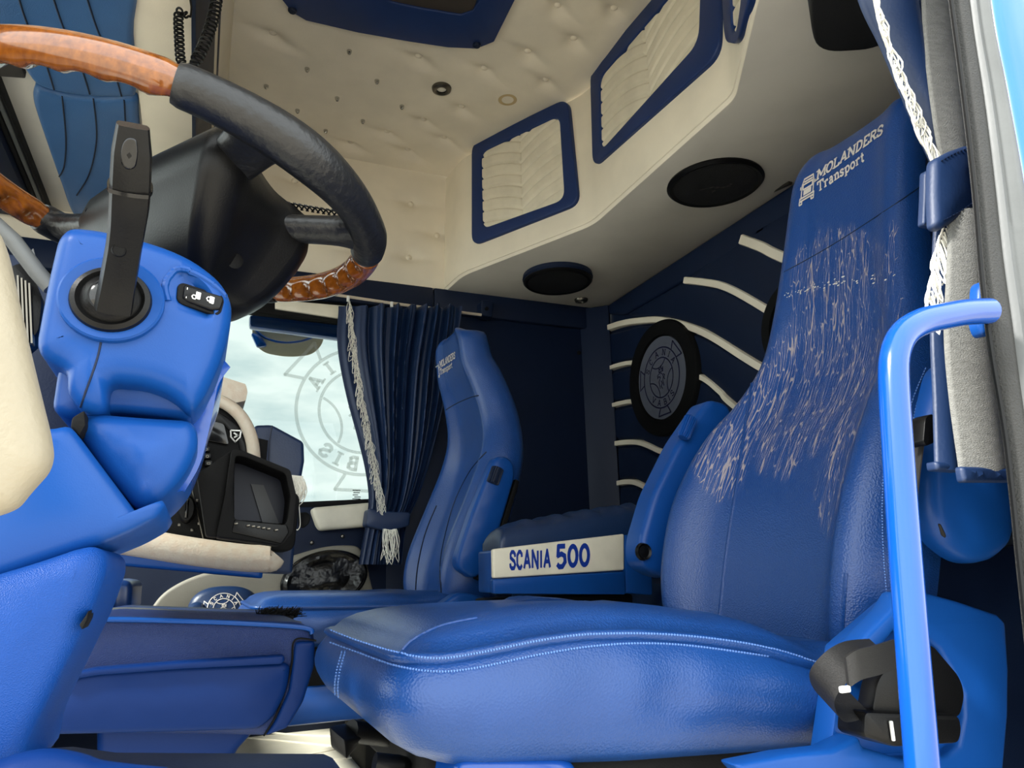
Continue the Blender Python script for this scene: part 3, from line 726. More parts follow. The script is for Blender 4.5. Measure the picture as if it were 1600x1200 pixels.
# worn script mark on the grille
Vs = join(*[ribbon(l, .018) for l in ([(-.3, -.2), (-.1, .06), (-.14, -.04), (.02, .1), (.0, .0), (.16, .16), (.12, .06), (.24, .2)], [(.16, .3), (.24, .3), (.18, .18), (.28, .2)], [(-.02, -.14), (.06, -.08), (.04, -.2)])])
obj('script_mark', ([c2_+np.array([v[0]*r2_*.9, -v[1]*r2_*.9, -.0205]) for v in Vs[0]], Vs[1]), m_dkmetal, t2_, flip=False, smooth=False)
t3 = thing('overhead_speaker', 'black rounded speaker box under the lockers at the curtain top', 'speaker', P(1320, 80, Z=ZU-.1))
sq = rnd(pp([(1268, -60), (1266, 40), (1278, 84), (1378, 78), (1440, 20), (1440, -60)], Z=ZU-.07), .05, 6)
obj('grille', pillow(sq, (0, 0, .03), .006, .003), m_mesh, t3)
obj('case', pillow([q+np.array([0, 0, .012]) for q in sq], (0, 0, .058), .004, 0), m_navy_trim, t3)
dl = P(908, 468, Z=ZU)
ds = thing('downlight', 'tiny chrome downlight under the lockers near the smaller speaker', 'light', dl-np.array([0, 0, .014]))
obj('bezel', lathe([(.012, .006), (.017, .012), (.026, .010), (.030, .002), (.030, -.004), (.012, -.004)], dl, (0, 0, -1), 24), m_dkmetal, ds)
obj('lens', lathe([(.0001, .008), (.0118, .006), (.0118, -.003)], dl, (0, 0, -1), 18), mat('lamp_lens', (214, 206, 190), .15, coat=.5), ds)
obj('clip_rail', tube(pp([(1160, 322), (1185, 308), (1235, 285)], X=1.59), .008, 8), m_dkmetal, loc_)

# ---- roof hatch
hz = CZ-.03
ht = thing('roof_hatch', 'navy framed roof hatch with a dark panel in the tufted ceiling', 'hatch', P(620, 30, Z=hz))
ho = [(424, -160), (440, 0), (456, 20), (478, 33), (560, 52), (640, 66), (700, 75), (745, 77), (772, 66), (806, -2), (880, -160)]
hi = [(560, -160), (575, -60), (585, -20), (605, 2), (625, 7), (660, 14), (690, 19), (720, 24), (738, 18), (752, -4), (800, -160)]
obj('frame', ringpoly(pp(ho, Z=hz), pp(hi, Z=hz+.006), (0, 0, .045), .006, 3), m_frame, ht)
obj('dark_panel', prism(pp([(560, -170), (590, 8), (735, 30), (800, -170)], Z=hz+.012), (0, 0, .01)), mat('smoked_hatch_panel', (58, 52, 48), .35, .1, 200), ht)
for q in ((457, 16), (745, 70)):
    obj('screw_cap', lathe([(.0001, .008), (.010, .007), (.013, .003), (.013, -.005)], P(*q, Z=hz), (0, 0, -1), 16), m_navy_trim, ht)

# ---- front overhead shelf (seen from below), runs across the cab
ZO = 1.88
oh = thing('overhead_shelf', 'cream overhead shelf above the windscreen with quilted blue pads', 'shelf', (-.35, 1.6, ZO))
def bar(x0, x1, y0, y1, z0, z1, b=.004): return rbox(((x0+x1)/2, (y0+y1)/2, (z0+z1)/2), (x1-x0, y1-y0, z1-z0), b)
xq = P(200, 0, Z=ZO)[0]; xb = P(305, 60, Z=ZO)[0]
obj('cream_band', bar(xq-.004, xb, .5, 2.745, ZO, ZO+.05, .012), m_cream, oh)
obj('shelf_panel', bar(-.60, xq, .5, 2.745, ZO+.02, ZO+.05), m_greycream, oh)
# rear face of the shelf: navy band, cream bead, navy bead up to the ceiling
o_, n_ = (xb, 0, ZO), norm((1, 0, -.17))
for z0, z1, mt, nm in ((ZO, ZO+.20, m_navy_trim, 'navy_band'), (ZO+.204, ZO+.235, m_cream, 'cream_bead'), (ZO+.238, ZO+.262, m_navy_trim, 'navy_bead'), (ZO+.266, CZ, m_cream, 'cream_fascia')):
    sx = lambda z: xb+.002+(z-ZO)*.17
    obj(nm, prism([(sx(z0), .5, z0), (sx(z0)-.04, .5, z0+.006), (sx(z1)-.04, .5, z1), (sx(z1), .5, z1)], (0, 2.245, 0), .004), mt, oh)
# quilted pads
def quilt(poly_px, z, seams, dz):
    poly = cat(pp(poly_px, Z=z), 6, True)
    o = obj('quilted_pad', pillow(poly, (0, 0, .035), .016, .004), m_leather_lit, oh)
    t = bvh(o)
    for s in seams:
        pts = [hit(t, *q, .0008) for q in cat(s, 6)]; pts = [q for q in pts if q is not None]
        if len(pts) > 3: obj('seam', tube(pts, .0022, 6), m_navy_trim, o)
    return o
quilt([(-60, -80), (-40, 0), (-5, 60), (30, 95), (42, 118), (60, 136), (100, 148), (150, 154), (200, 154), (212, 146), (208, 60), (196, -80)], ZO-.012,
      [[(20, -40), (40, 30), (70, 95), (86, 145)], [(72, -40), (98, 40), (125, 100), (142, 152)], [(125, -40), (150, 40), (172, 90), (190, 150)]], 0)
quilt([(60, 140), (100, 151), (160, 156), (210, 156), (216, 190), (224, 300), (230, 370), (150, 380), (115, 340), (95, 290), (70, 220), (52, 165), (53, 145)], ZO-.004,
      [[(97, 150), (103, 215), (100, 260), (90, 280)], [(146, 154), (151, 215), (140, 270), (120, 305)], [(194, 156), (197, 215), (195, 250), (180, 290), (160, 320)]], 0)
xs = P(30, 235, Z=ZO)[0]
obj('mesh_strap', prism(pp([(-30, 98), (32, 100), (40, 123), (-30, 118)], Z=ZO-.004), (0, 0, .02), .003), m_strap, oh)
obj('blind_rail', bar(xs-.018, xs-.004, .5, 2.74, ZO-.012, ZO+.03), m_matte_black, oh)
obj('chrome_trim', bar(xs-.003, xs+.010, .5, 2.74, ZO-.010, ZO+.03), m_silver, oh)
obj('rubber_trim', bar(xs+.011, xs+.020, .5, 2.74, ZO-.008, ZO+.03), m_matte_black, oh)
obj('padded_edge', bar(xs-.45, xs-.02, .5, 2.74, ZO-.03, ZO+.04, .02), m_navy_trim, oh)

# ---- front of the cab: windscreen frame, shell and far-left closing pieces
wf = struct('wall_front', ringpoly([(-1.35, .44, .14), (-1.35, 2.78, .14), (-1.15, 2.78, 2.36), (-1.15, .44, 2.36)], [(-1.30, .55, .70), (-1.30, 2.68, .70), (-1.20, 2.68, 1.86), (-1.20, .55, 1.86)], (-.06, 0, 0), .004), m_navy_trim)
w2 = struct('window_2', prism([(-1.32, .53, .83), (-1.32, 2.70, .83), (-1.22, 2.70, 1.88), (-1.22, .53, 1.88)], (-.006, 0, 0)), m_shield, smooth=False)
# ---- driver's side wall with the open doorway
wall_left = struct('wall_left', ringpoly([(-1.36, .44, .08), (1.66, .44, .08), (1.66, .44, 2.38), (-1.36, .44, 2.38)], [(-.95, .44, .142), (.80, .44, .142), (.90, .44, 1.68), (-.95, .44, 1.68)], (0, -.05, 0), .004), m_navy_trim)
def proj(p):
    q = np.array(p)-CC; d = q@CF; return 800+FPX*(q@CR)/d, 600-FPX*(q@CU)/d
# ================================================================== seats
TRUCK2 = join(*[ribbon(l, .07) for l in ([(.1, .25), (.12, .78), (.25, 1.0), (.88, 1.0), (.95, .78), (.95, .25), (.1, .25)], [(.2, .58), (.2, .78), (.86, .78), (.86, .58), (.2, .58)],
    [(.02, .62), (.02, .75)], [(1.05, .62), (1.05, .75)], [(.25, .88), (.85, .88)], [(.25, .5), (.8, .5)], [(.25, .43), (.8, .43)], [(.25, .36), (.8, .36)], [(.02, .14), (1.02, .14)], [(.02, .14), (.02, .25), (1.02, .25), (1.02, .14)],
    [(.0, .0), (.0, .12), (.18, .12), (.18, .0), (.0, .0)], [(.84, .0), (.84, .12), (1.02, .12), (1.02, .0), (.84, .0)])])
def backrest(st, Yc, th, name, parent, mt, topr=.10):
    """st: (px, py, halfwidth, bolster) up the far edge"""
    pts = [];
    for px, py, hw, b in st:
        q = P(px, py, Y=Yc+hw); pts.append((q[0], q[2], hw, b))
    c = cat(pts, 8); c = resample(np.array(c), 90)
    tg = np.gradient(c[:, :2], axis=0); L = []; N = len(c)
    for i, (x, z, hw, b) in enumerate(c):
        t = norm(tg[i]); fw = np.array([-t[1], t[0]])            # forward = to the front of the seat
        if fw[0] > 0: fw = -fw
        v = i/(N-1); tt = th*(1-.45*v); e = .012+.02*v*0
        top = max(0.0, (v-.90)/.10); tt *= math.sqrt(max(.03, 1-top*top)); hk = hw*(1-topr*top**3); sh = -th*.28*top**2
        l = []
        for k in range(41):
            s = -1+2*k/40; a = abs(s)
            f = b*math.exp(-((a-.76)/.17)**2) - (tt*.5)*(max(0, a-.86)/.14)**2.4 - .3*b*math.exp(-(s/.5)**2)
            f += -b*.88+sh*1
            l.append((x+fw[0]*f, Yc+s*hk, z+fw[1]*f))
        for k in range(1, 20):
            s = 1-2*k/20; a = abs(s); f = -tt+(tt*.35)*max(0, (a-.75)/.25)**2-b*.3+sh
            l.append((x+fw[0]*f, Yc+s*hk*1.0, z+fw[1]*f))
        L.append(l)
    return obj(name, strip(L, True, True, True), mt, parent, ang=75)
def lines_on(tree, name, lst, mt, parent, r=.0013, off=.0005, n=5):
    parts = []
    for l in lst:
        q = [hit(tree, *a, off) for a in cat(l, 10)]; q = [a for a in q if a is not None]
        if len(q) > 3: parts.append(tube(q, r, n))
    for p in parts: obj(name, p, mt, parent)
def dashes_on(tree, name, lst, mt, parent, step=4.0, r=.0012, off=.0008):
    parts = []
    for l in lst:
        c = cat(l, 12); ln = np.linalg.norm(np.diff(c, axis=0), axis=1).sum(); c = resample(c, max(4, int(ln/step))*2)
        for a, b in zip(c[0::2], c[1::2]):
            qa, qb = hit(tree, *a, off), hit(tree, *b, off)
            if qa is not None and qb is not None and np.linalg.norm(qa-qb) < .04: parts.append(tube([qa, (qa+qb)/2, qb], r, 4))
    if parts: return obj(name, join(*parts), mt, parent, kind='stuff')
def cushion(Yn, Yf, xf, xr, zp, zb, name, parent, mt, crown=.036, cor=.055):
    pl = rnd([np.array(q) for q in ((xf, Yn), (xf, Yf), (xr, Yf), (xr, Yn))], [cor, cor, .03, .03], 10)
    pl = resample(np.array(pl), 150, True); c = pl.mean(0)
    tg = np.roll(pl, -1, 0)-np.roll(pl, 1, 0); inw = np.array([norm((-t[1], t[0])) for t in tg])
    if np.sum(inw*(c-pl)) < 0: inw = -inw
    Zp = np.array([zp(*q) for q in pl]); Zb = np.array([zb(*q) for q in pl])
    def ring(ins, z):
        ins = np.broadcast_to(np.asarray(ins, float).reshape(-1), (len(pl),))
        return [np.array([*(q+i*n_), zz]) for q, i, n_, zz in zip(pl, inw, ins, z)]
    L = [ring(.07, Zb+.0), ring(.03, Zb-.004), ring(.010, Zb+.008)]
    for k in range(1, 7):
        f = k/7; L.append(ring(-.012*math.sin(math.pi*f)+.006*(1-f)+.001+np.array([.0035*math.sin(q[0]*62-f*2.6)*math.exp(-((q[0]-xf-.26)/.10)**2)*math.sin(math.pi*f) for q in pl])[:, None]*1.0, Zb+.012+(Zp-Zb-.018)*f))
    L += [ring(.004, Zp-.006), ring(.008, Zp-.002), ring(.003, Zp+.003), ring(.0045, Zp+.007), ring(.011, Zp+.009), ring(.0145, Zp+.0075)]
    last = np.array(L[-1]); cc = np.array([c[0], c[1], 0])
    for s, h in ((.955, .45), (.90, .70), (.82, .88), (.7, .97), (.5, 1.0), (.28, .94)):
        q = []
        for a in last:
            b = cc+(a-cc)*s; b[2] = zp(b[0], b[1])+.006+crown*h+.004*math.sin(b[0]*34+b[1]*9)*math.exp(-((b[0]-xr+.12)/.12)**2); q.append(b)
        L.append(q)
    V, Fc = strip(L, True, True, True)
    return obj(name, (V, Fc), mt, parent, ang=80), ring
def interp_px(pts, Y):
    q = np.array([P(a, b, Y=Y) for a, b in pts]); o = np.argsort(q[:, 0]); q = q[o]
    return lambda x: float(np.interp(x, q[:, 0], q[:, 2]))

# ---- driver's seat
DY = .93
ds_ = thing('driver_chair', 'large blue leather driver seat with badly cracked backrest in the foreground', 'seat', (.5, DY, FZ), 'cab seats')
st = [(1040, 1040, .22, .03), (1022, 985, .235, .045), (1010, 920, .25, .055), (1014, 850, .258, .058), (1033, 775, .262, .055), (1078, 695, .25, .045), (1130, 638, .222, .035), (1172, 575, .19, .024), (1194, 500, .168, .016), (1210, 410, .156, .012), (1222, 330, .150, .010), (1231, 275, .146, .009), (1238, 248, .138, .008), (1246, 236, .128, .006)]
back = backrest(st, DY, .13, 'backrest', ds_, m_cracked, .08)
me = back.data
aw = me.attributes.new('wear', 'FLOAT', 'POINT'); ak = me.attributes.new('skin', 'FLOAT_VECTOR', 'POINT')
blobs = [(1318, 450, 88, 100, .95), (1310, 590, 120, 130, 1.0), (1215, 650, 60, 100, 1.05), (1128, 690, 52, 95, 1.15), (1160, 620, 40, 70, 1.1), (1322, 760, 52, 105, .95), (1395, 500, 22, 170, .7)]
og = W[back.name]
for i, v in enumerate(me.vertices):
    p = np.array(v.co)+og; x, y = proj(p); wv = 0
    for cx, cy, rx, ry, s in blobs:
        d = ((x-cx)/rx)**2+((y-cy)/ry)**2; wv = max(wv, s*min(1.0, max(0.0, 1.6*(1.35-d))))
    if p[1] < DY-.17 and p[2] < 1.0: wv *= .4
    aw.data[i].value = wv; ak.data[i].vector = (p[1], p[2]*1.08, 0)
tb = bvh(back)
lines_on(tb, 'headrest_seam', [[(1214, 431), (1300, 383), (1400, 318), (1446, 286)]], m_navy_trim, back, .0012, 0)
lines_on(tb, 'bolster_seam', [[(1176, 590), (1165, 660), (1152, 750), (1135, 860), (1120, 1000)], [(1322, 895), (1317, 960), (1312, 1055)]], m_leather, back, .003, -.0005, 6)
dashes_on(tb, 'stitching', [[(1024, 985), (1016, 920), (1018, 850), (1038, 780), (1050, 755)], [(1380, 740), (1378, 800), (1380, 870), (1386, 940)], [(1388, 735), (1386, 800), (1388, 870), (1393, 935)], [(1412, 690), (1424, 630), (1446, 575)], [(1420, 692), (1432, 632), (1452, 580)]], m_stitch, back, 4.5, .0009)
V, Fc, wd = text2('MOLANDERS', .17, True, .12)
def badge(tree, par, m1, m2, ic, off=.0012, wt=.20):
    parts = []
    V1, F1, _ = text2('MOLANDERS', wt, True, .10); parts.append(onto(tree, (V1, F1), quad(*m1), off))
    V2, F2, _ = text2('Transport', wt*.95, True, .05, .06); parts.append(onto(tree, (V2, F2), quad(*m2), off))
    obj('printed_words', join(*parts), m_print, par, flip=False, smooth=False)
    obj('printed_lorry', onto(tree, TRUCK2, quad(*ic), off), m_print, par, flip=False, smooth=False)
badge(tb, back, ((1276, 283), (1380, 209), (1277, 268)), ((1278, 301), (1352, 251), (1277, 286)), ((1249, 322), (1271, 309), (1252, 284)))
# flaked line across the upper back
fl = []
for k in range(90):
    u = random.random(); x = 1226+u*172; y = 462-u*26-8*math.sin(u*3.1)+random.gauss(0, 3.2)
    if u > .5 and random.random() < .55: continue
    q = hit(tb, x, y, .0006)
    if q is None: continue
    a, b = np.array([.0, 1, .0]), np.array([.25, 0, 1.0]); s = .0012+.002*random.random()
    po = [q+a*s*math.cos(t)*random.uniform(.6, 1.5)+norm(b)*s*.6*math.sin(t) for t in np.linspace(0, 6.28, 7)[:-1]]
    fl.append((po, [tuple(range(6))]))
obj('flaked_patches', join(*fl), m_print, back, flip=False, smooth=False, kind='stuff')
pipe = [(515, 992), (545, 1007), (600, 1026), (650, 1039), (700, 1037), (760, 1026), (850, 1008), (920, 999), (1000, 997), (1100, 1004), (1180, 1016), (1250, 1036), (1320, 1057)]
YN = .68
zpf = interp_px(pipe[3:], YN); zbf = interp_px([(655, 1180), (760, 1190), (1000, 1182), (1290, 1162)], YN)
xf0 = P(655, 1100, Y=YN)[0]-.022
zfar = P(515, 992, Y=1.155)[2]
def zp(x, y):
    f = min(1, max(0, (y-YN)/.5)); return zpf(x)*(1-f)+(zpf(max(x, .45))*.35+zfar*.65)*f if x < .45 else zpf(x)
cush, ring = cushion(YN, 1.155, xf0, .79, zp, lambda x, y: zbf(x)-.006, 'seat_cushion', ds_, m_leather, .03)
tcu = bvh(cush)
lines_on(tcu, 'cushion_seam', [[(624, 1022), (645, 1000), (690, 978), (745, 966)]], m_leather, cush, .0016, 0)
dashes_on(tcu, 'stitching', [[(516, 985), (560, 1002), (620, 1020), (680, 1029), (740, 1022), (850, 1000), (930, 991), (1050, 992), (1180, 1008), (1280, 1036)],
    [(516, 1004), (560, 1020), (620, 1041), (680, 1050), (740, 1045), (850, 1022), (950, 1008), (1060, 1008), (1200, 1026)],
    [(535, 1018), (527, 1050), (524, 1080), (530, 1108)], [(540, 1018), (532, 1050), (529, 1082), (535, 1112)]], m_stitch, cush, 4.5, .0010)
# armrest on the far side, folded up
ar = obj('folded_armrest', pillow(rnd(pp([(1108, 622), (1141, 630), (1150, 660), (1090, 790), (1060, 905), (1030, 900), (1002, 882), (1001, 845), (1022, 772), (1062, 690)], Y=1.225), .02), (0, .055, 0), .014, .004), m_plastic, ds_)
def knob(pa, pb, r, mt, par):
    pa, pb = np.array(pa), np.array(pb); ax = norm(pb-pa); ln = np.linalg.norm(pb-pa); u = norm(np.cross(ax, [0, 1, 0])); v = np.cross(ax, u); L = []
    for h, k in ((0, .8), (.06, 1), (.94, 1), (1, .8)):
        L.append([pa+ax*ln*h+(u*math.cos(t)+v*math.sin(t))*r*k*(1+.10*(1 if j % 4 < 2 else -1)) for j, t in enumerate(np.linspace(0, 2*math.pi, 72, endpoint=False))])
    return obj('adjuster_knob', strip(L, True, True, True), mt, par, ang=30)
knob(P(1080, 652, Y=1.215), P(1067, 684, Y=1.215), .0125, m_plastic, ds_)
obj('pivot_recess', lathe([(.0001, -.002), (.011, -.001), (.015, -.004), (.017, .004)], P(1006, 862, Y=1.222), (0, 1, 0), 18), m_black, ds_)
# base: pedestal, slides and side cover
obj('pedestal', rbox((.56, .93, .26), (.36, .36, .24), .02), m_black, ds_)
obj('suspension_bellows', rbox((.54, .93, .42), (.38, .40, .10), .015), m_matte_black, ds_)
YC = .615
outer = pp([(1326, 1044), (1338, 1012), (1362, 985), (1392, 955), (1410, 925), (1450, 926), (1500, 940), (1560, 960), (1573, 972), (1578, 1050), (1577, 1120), (1566, 1250), (1200, 1250), (1150, 1196), (1230, 1180), (1300, 1172), (1345, 1150), (1350, 1168), (1410, 1186), (1480, 1182), (1500, 1165), (1508, 1120), (1508, 1085), (1490, 1050), (1470, 1015), (1440, 990), (1400, 985), (1375, 1015), (1350, 1046)], Y=YC)
obj('plastic_cover', prism(outer, (0, .03, 0), .007, 3), m_plastic, ds_)
obj('cover_recess', prism(pp([(1320, 1010), (1400, 940), (1560, 970), (1560, 1230), (1290, 1230)], Y=YC+.028), (0, .03, 0), .004), m_plastic, ds_)
obj('sill_cover', pillow(rnd(pp([(716, 1182), (880, 1184), (905, 1196), (915, 1260), (705, 1260)], Y=.70), .015), (0, .2, 0), .012, .003), m_gloss, ds_)
obj('slide_frame', prism(pp([(660, 1170), (690, 1172), (1250, 1170), (1250, 1260), (670, 1260)], Y=.76), (0, .3, 0), .006), m_matte_black, ds_)
# front lever
lv = [P(513, 1134, Y=.86), P(546, 1127, Y=.92), P(577, 1150, Y=.90), P(539, 1156, Y=.85), P(516, 1167, Y=.86), P(546, 1160, Y=.92), P(557, 1165, Y=.90), P(542, 1188, Y=.85)]
lev = obj('height_lever', bevel((lv, [(0, 1, 2, 3), (4, 7, 6, 5), (0, 3, 7, 4), (3, 2, 6, 7), (2, 1, 5, 6), (1, 0, 4, 5)]), .003, 2), m_black, ds_)
obj('lever_arm', tube([P(548, 1142, Y=.89), P(610, 1150, Y=.92), P(660, 1150, Y=.92)], .012, 10), m_black, ds_)
obj('slide_handle', tube([P(585, 1192, Y=.80), P(620, 1196, Y=.80), P(640, 1200, Y=.84)], .010, 10), m_black, ds_)
# belt parts
bk = thing('seat_belt', 'black seat belt buckle and folded webbing at the near seat side', 'belt', P(1420, 1170, Y=.57))
obj('buckle_housing', prism(rnd(pp([(1352, 1112), (1500, 1118), (1505, 1140), (1500, 1162), (1400, 1168), (1350, 1152)], Y=.575), .006), (0, .035, 0), .004), m_black, bk)
obj('buckle_neck', prism(rnd(pp([(1372, 1062), (1400, 1030), (1455, 1005), (1500, 1058), (1508, 1085), (1500, 1122), (1362, 1116)], Y=.59), .01), (0, .02, 0), .006), m_black, bk)
obj('webbing_loop', surf(lambda u, v: cat([P(1400, 1036, Y=.56), P(1360, 1042, Y=.552), P(1328, 1062, Y=.55), P(1304, 1096, Y=.558), P(1320, 1128, Y=.575), P(1362, 1118, Y=.585)], 8)[int(round(u*40))]+np.array([.004*v, .03*v, .018*v]), 40, 4, (0, .002, .002)), m_belt, bk)
obj('webbing_tail', surf(lambda u, v: cat([P(1326, 1060, Y=.545), P(1345, 1048, Y=.54), P(1375, 1040, Y=.545), P(1402, 1030, Y=.56)], 8)[int(round(u*24))]*(1)+np.array([.0, .0, .026*(v-.3)]), 24, 4, (0, .003, 0)), m_belt, bk)
obj('white_tag', rbox(P(1320, 1077, Y=.545), (.012, .004, .006), .0015), m_icon, bk)
obj('guide_stripe', rbox(P(1394, 1142, Y=.573), (.003, .003, .018), .0008), m_icon, bk)
us = thing('belt_webbing', 'grey seat belt webbing hanging behind the blue grab handle', 'belt', P(1440, 900, Y=.60), )
obj('webbing', surf(lambda u, v: cat(pp([(1458, 650), (1450, 700), (1442, 780), (1440, 850), (1446, 930)], Y=.58), 6)[int(round(u*24))]+np.array([.012*(v-.5)+.0, .03*v, 0])*(1+.6*math.sin(u*3)), 24, 4, (.002, 0, 0)), m_strap, us)
obj('guide', prism(rnd(pp([(1446, 652), (1456, 646), (1464, 650), (1464, 690), (1448, 697), (1443, 690)], Y=.565), .006), (0, .02, 0), .003), m_black, us)

# ---- passenger seat
PY = 2.19
ps = thing('passenger_chair', 'navy blue leather passenger seat standing by the gathered curtain', 'seat', (.5, PY, FZ), 'cab seats')
st2 = [(640, 975, .22, .03), (630, 940, .24, .045), (625, 905, .252, .055), (634, 860, .26, .06), (660, 795, .262, .055), (684, 735, .25, .045), (694, 690, .215, .032), (689, 640, .185, .024), (681, 605, .165, .016), (678, 578, .157, .012), (677, 560, .150, .010), (679, 548, .130, .008), (685, 537, .10, .006), (693, 526, .05, .004), (698, 520, .02, .002)]
pback = backrest(st2, PY, .15, 'backrest', ps, m_leather, 0)
tpb = bvh(pback)
badge(tpb, pback, ((688, 575), (712.5, 559.5), (687.5, 565)), ((688.5, 586), (708, 574), (688, 577)), ((681, 593), (687.5, 589), (680, 572)), .0025, .16)
lines_on(tpb, 'headrest_seam', [[(686, 648), (710, 632), (735, 621), (748, 618)]], m_navy_trim, pback, .002, 0)
lines_on(tpb, 'bolster_seam', [[(760, 706), (735, 735), (712, 780), (697, 830), (688, 880), (690, 935)], [(648, 950), (652, 890), (664, 835), (682, 790)]], m_navy_trim, pback, .0022, 0)
pc_, _ = cushion(1.94, 2.44, .125, .72, lambda x, y: .578-.03*(x-.12), lambda x, y: .485, 'seat_cushion', ps, m_leather, .032)
obj('armrest', pillow(rnd(pp([(774, 714), (790, 711), (804, 722), (806, 745), (778, 840), (750, 900), (738, 903), (716, 888), (714, 872), (738, 800), (760, 745)], Y=1.90), .02), (0, .045, 0), .014, .006), m_plastic, ps)
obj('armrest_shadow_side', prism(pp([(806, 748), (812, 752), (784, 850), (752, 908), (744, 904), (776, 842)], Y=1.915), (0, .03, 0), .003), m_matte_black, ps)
knob(P(778, 731, Y=1.90), P(769, 756, Y=1.90), .0165, m_navy_trim, ps)
obj('plastic_cover', pillow(rnd(pp([(674, 962), (690, 944), (714, 927), (730, 926), (768, 936), (770, 990), (700, 1010), (676, 1000)], Y=1.90), .02), (0, .05, 0), .01, .003), m_plastic, ps)
obj('bellows', rbox((.44, PY, .43), (.42, .40, .12), .02), m_matte_black, ps)
obj('slide_panel', rbox((.44, PY, .345), (.44, .42, .09), .015), m_plastic, ps)
obj('pedestal', rbox((.54, PY+.04, .22), (.20, .30, .18), .01), m_matte_black, ps)

# ---- box between the seats
YB = 1.60
bx = thing('centre_box', 'blue box with cream front lettered SCANIA 500 between the seats', 'box', P(890, 985, Y=YB+.1))
cf = obj('cream_face', pillow(rnd(pp([(770, 858), (976, 834), (976, 891), (771, 904)], Y=YB), .006), (0, .012, 0), .005, .0005), m_cream_lt, bx)
tcf = bvh(cf)
V5, F5, _ = text2('SCANIA', .235, False, 0, .03)
V6, F6, _ = text2('500', .23, False, 0, 0)
obj('blue_lettering', join(onto(tcf, (V5, F5), quad((796, 889), (861, 886.5), (796, 862)), .0012), onto(tcf, (V6, F6), quad((868, 887), (922, 884), (868, 853)), .0012)), m_print_blue, bx, flip=False, smooth=False)
obj('body', prism(rnd(pp([(770, 860), (1000, 836), (1002, 926), (771, 927)], Y=YB+.010), .006), (0, .10, 0), .004), m_plastic, bx)
obj('rail', prism(rnd(pp([(770, 905), (976, 893), (978, 929), (771, 928)], Y=YB-.004), .005), (0, .02, 0), .004), m_plastic, bx)
obj('end_block', prism(rnd(pp([(977, 836), (1004, 833), (1019, 870), (1020, 930), (978, 927)], Y=YB-.002), .006), (0, .12, 0), .005), m_plastic, bx)
def topc(u, v):
    a = P(782, 846, Y=YB+.02); b = P(1012, 818, Y=YB+.02); q = a+(b-a)*u
    hgt = np.interp(u, [0, .012, .03, .15, .6, .97, .99, 1.0], [0, .02, .033, .042, .052, .056, .04, 0])*(math.sin(math.pi*min(1, max(0, v)))**.35 if 0 < v < 1 else 0)
    return q+np.array([0, .12*v, hgt+.003*math.sin(u*31+v*5)*math.sin(v*3.1)+.002*math.sin(u*60+3*v)*math.sin(v*3.1)])
obj('padded_lid', surf(topc, 60, 24, (0, 0, -.035)), m_leather_dk, bx, ang=70)
obj('black_cabinet', rbox((.82, 1.70, .366), (.38, .12, .45), .01), m_matte_black, bx)
obj('drawer_frame', ringpoly(rnd(pp([(826, 950), (832, 944), (1010, 962), (1010, 1010), (826, 1010)], Y=1.63), .006), rnd(pp([(836, 958), (842, 953), (1000, 968), (1000, 1004), (836, 1004)], Y=1.63), .006), (0, .03, 0), .002), m_black, bx)
obj('drawer_lip', prism(pp([(860, 959), (994, 970), (994, 978), (860, 966)], Y=1.625), (0, .012, 0), .002), m_dkmetal, bx)
obj('grey_strap', prism(pp([(988, 985), (1006, 965), (1020, 945), (1022, 954), (1010, 972), (1002, 988)], Y=1.45), (0, .02, 0), .003), m_silver, bx)
# bunk base behind the seats
bunk = thing('bunk', 'dark blue bunk base along the rear wall behind the seats', 'bed', (1.35, 1.6, FZ))
obj('base', rbox((1.345, 1.6, .32), (.48, 2.20, .36), .02), m_navy_trim, bunk)
obj('mattress', rbox((1.345, 1.6, .55), (.48, 2.20, .12), .05, 4), m_leather_dk, bunk)

# ================================================================== curtains
def curtain(left, right, ytop, ybot, Y, k, amp, nu=120, nv=60, ampb=.4):
    l = np.array(cat(left, 8)); r = np.array(cat(right, 8))
    def edge(e, y): return np.interp(y, e[:, 1], e[:, 0])
    def fn(u, v):
        y = ytop+(ybot-ytop)*v
        a = P(edge(l, y), y, Y=Y); b = P(edge(r, y), y, Y=Y); q = a+(b-a)*u
        su = min(1, max(0, (u-.12)/.22)); am = amp*(1-(1-ampb)*v)*(.12+.88*su*su*(3-2*su))*min(1, (1-u)*8+.15)
        ph = 2*math.pi*k*(u+.02*math.sin(5*v+9*u))
        return q+np.array([.10*am*math.cos(ph*2), am*(math.sin(ph)+.35*math.sin(2.3*ph+1.3)), 0])
    return fn
cr_ = thing('window_curtain', 'dark blue pleated curtain with white fringe tied back beside the passenger window', 'curtain', P(600, 880, Y=2.62), 'side window curtains')
fn = curtain([(529, 486), (527, 520), (530, 560), (542, 620), (558, 680), (570, 730), (576, 775), (573, 810), (566, 850), (560, 884)], [(722, 478), (716, 520), (704, 580), (692, 640), (672, 720), (652, 780), (638, 812), (632, 840), (628, 884)], 478, 882, 2.62, 8.5, .028, 150, 70, .45)
obj('drape', surf(fn, 150, 70, (0, .004, 0)), m_curtain, cr_, ang=80)
obj('tieback', pillow(rnd(pp([(576, 794), (608, 799), (642, 800), (640, 822), (606, 830), (572, 822)], Y=2.585), .012), (0, .07, 0), .006, .004), m_curtain, cr_)
fp = cat(pp([(546, 470), (550, 520), (560, 590), (573, 660), (585, 720), (598, 792)], Y=2.585), 8)
obj('fringe', fringe(fp, (.0, -.1, -1), 130, .065, .0010, .45, (.016, .010, .004), True, .13), m_white, cr_, kind='stuff')
obj('fringe_tail', fringe(pp([(600, 826), (610, 828), (618, 826)], Y=2.575), (.03, -.1, -1), 16, .115, .0012, .4, (.014, .01, .01), True, .08), m_white, cr_, kind='stuff')
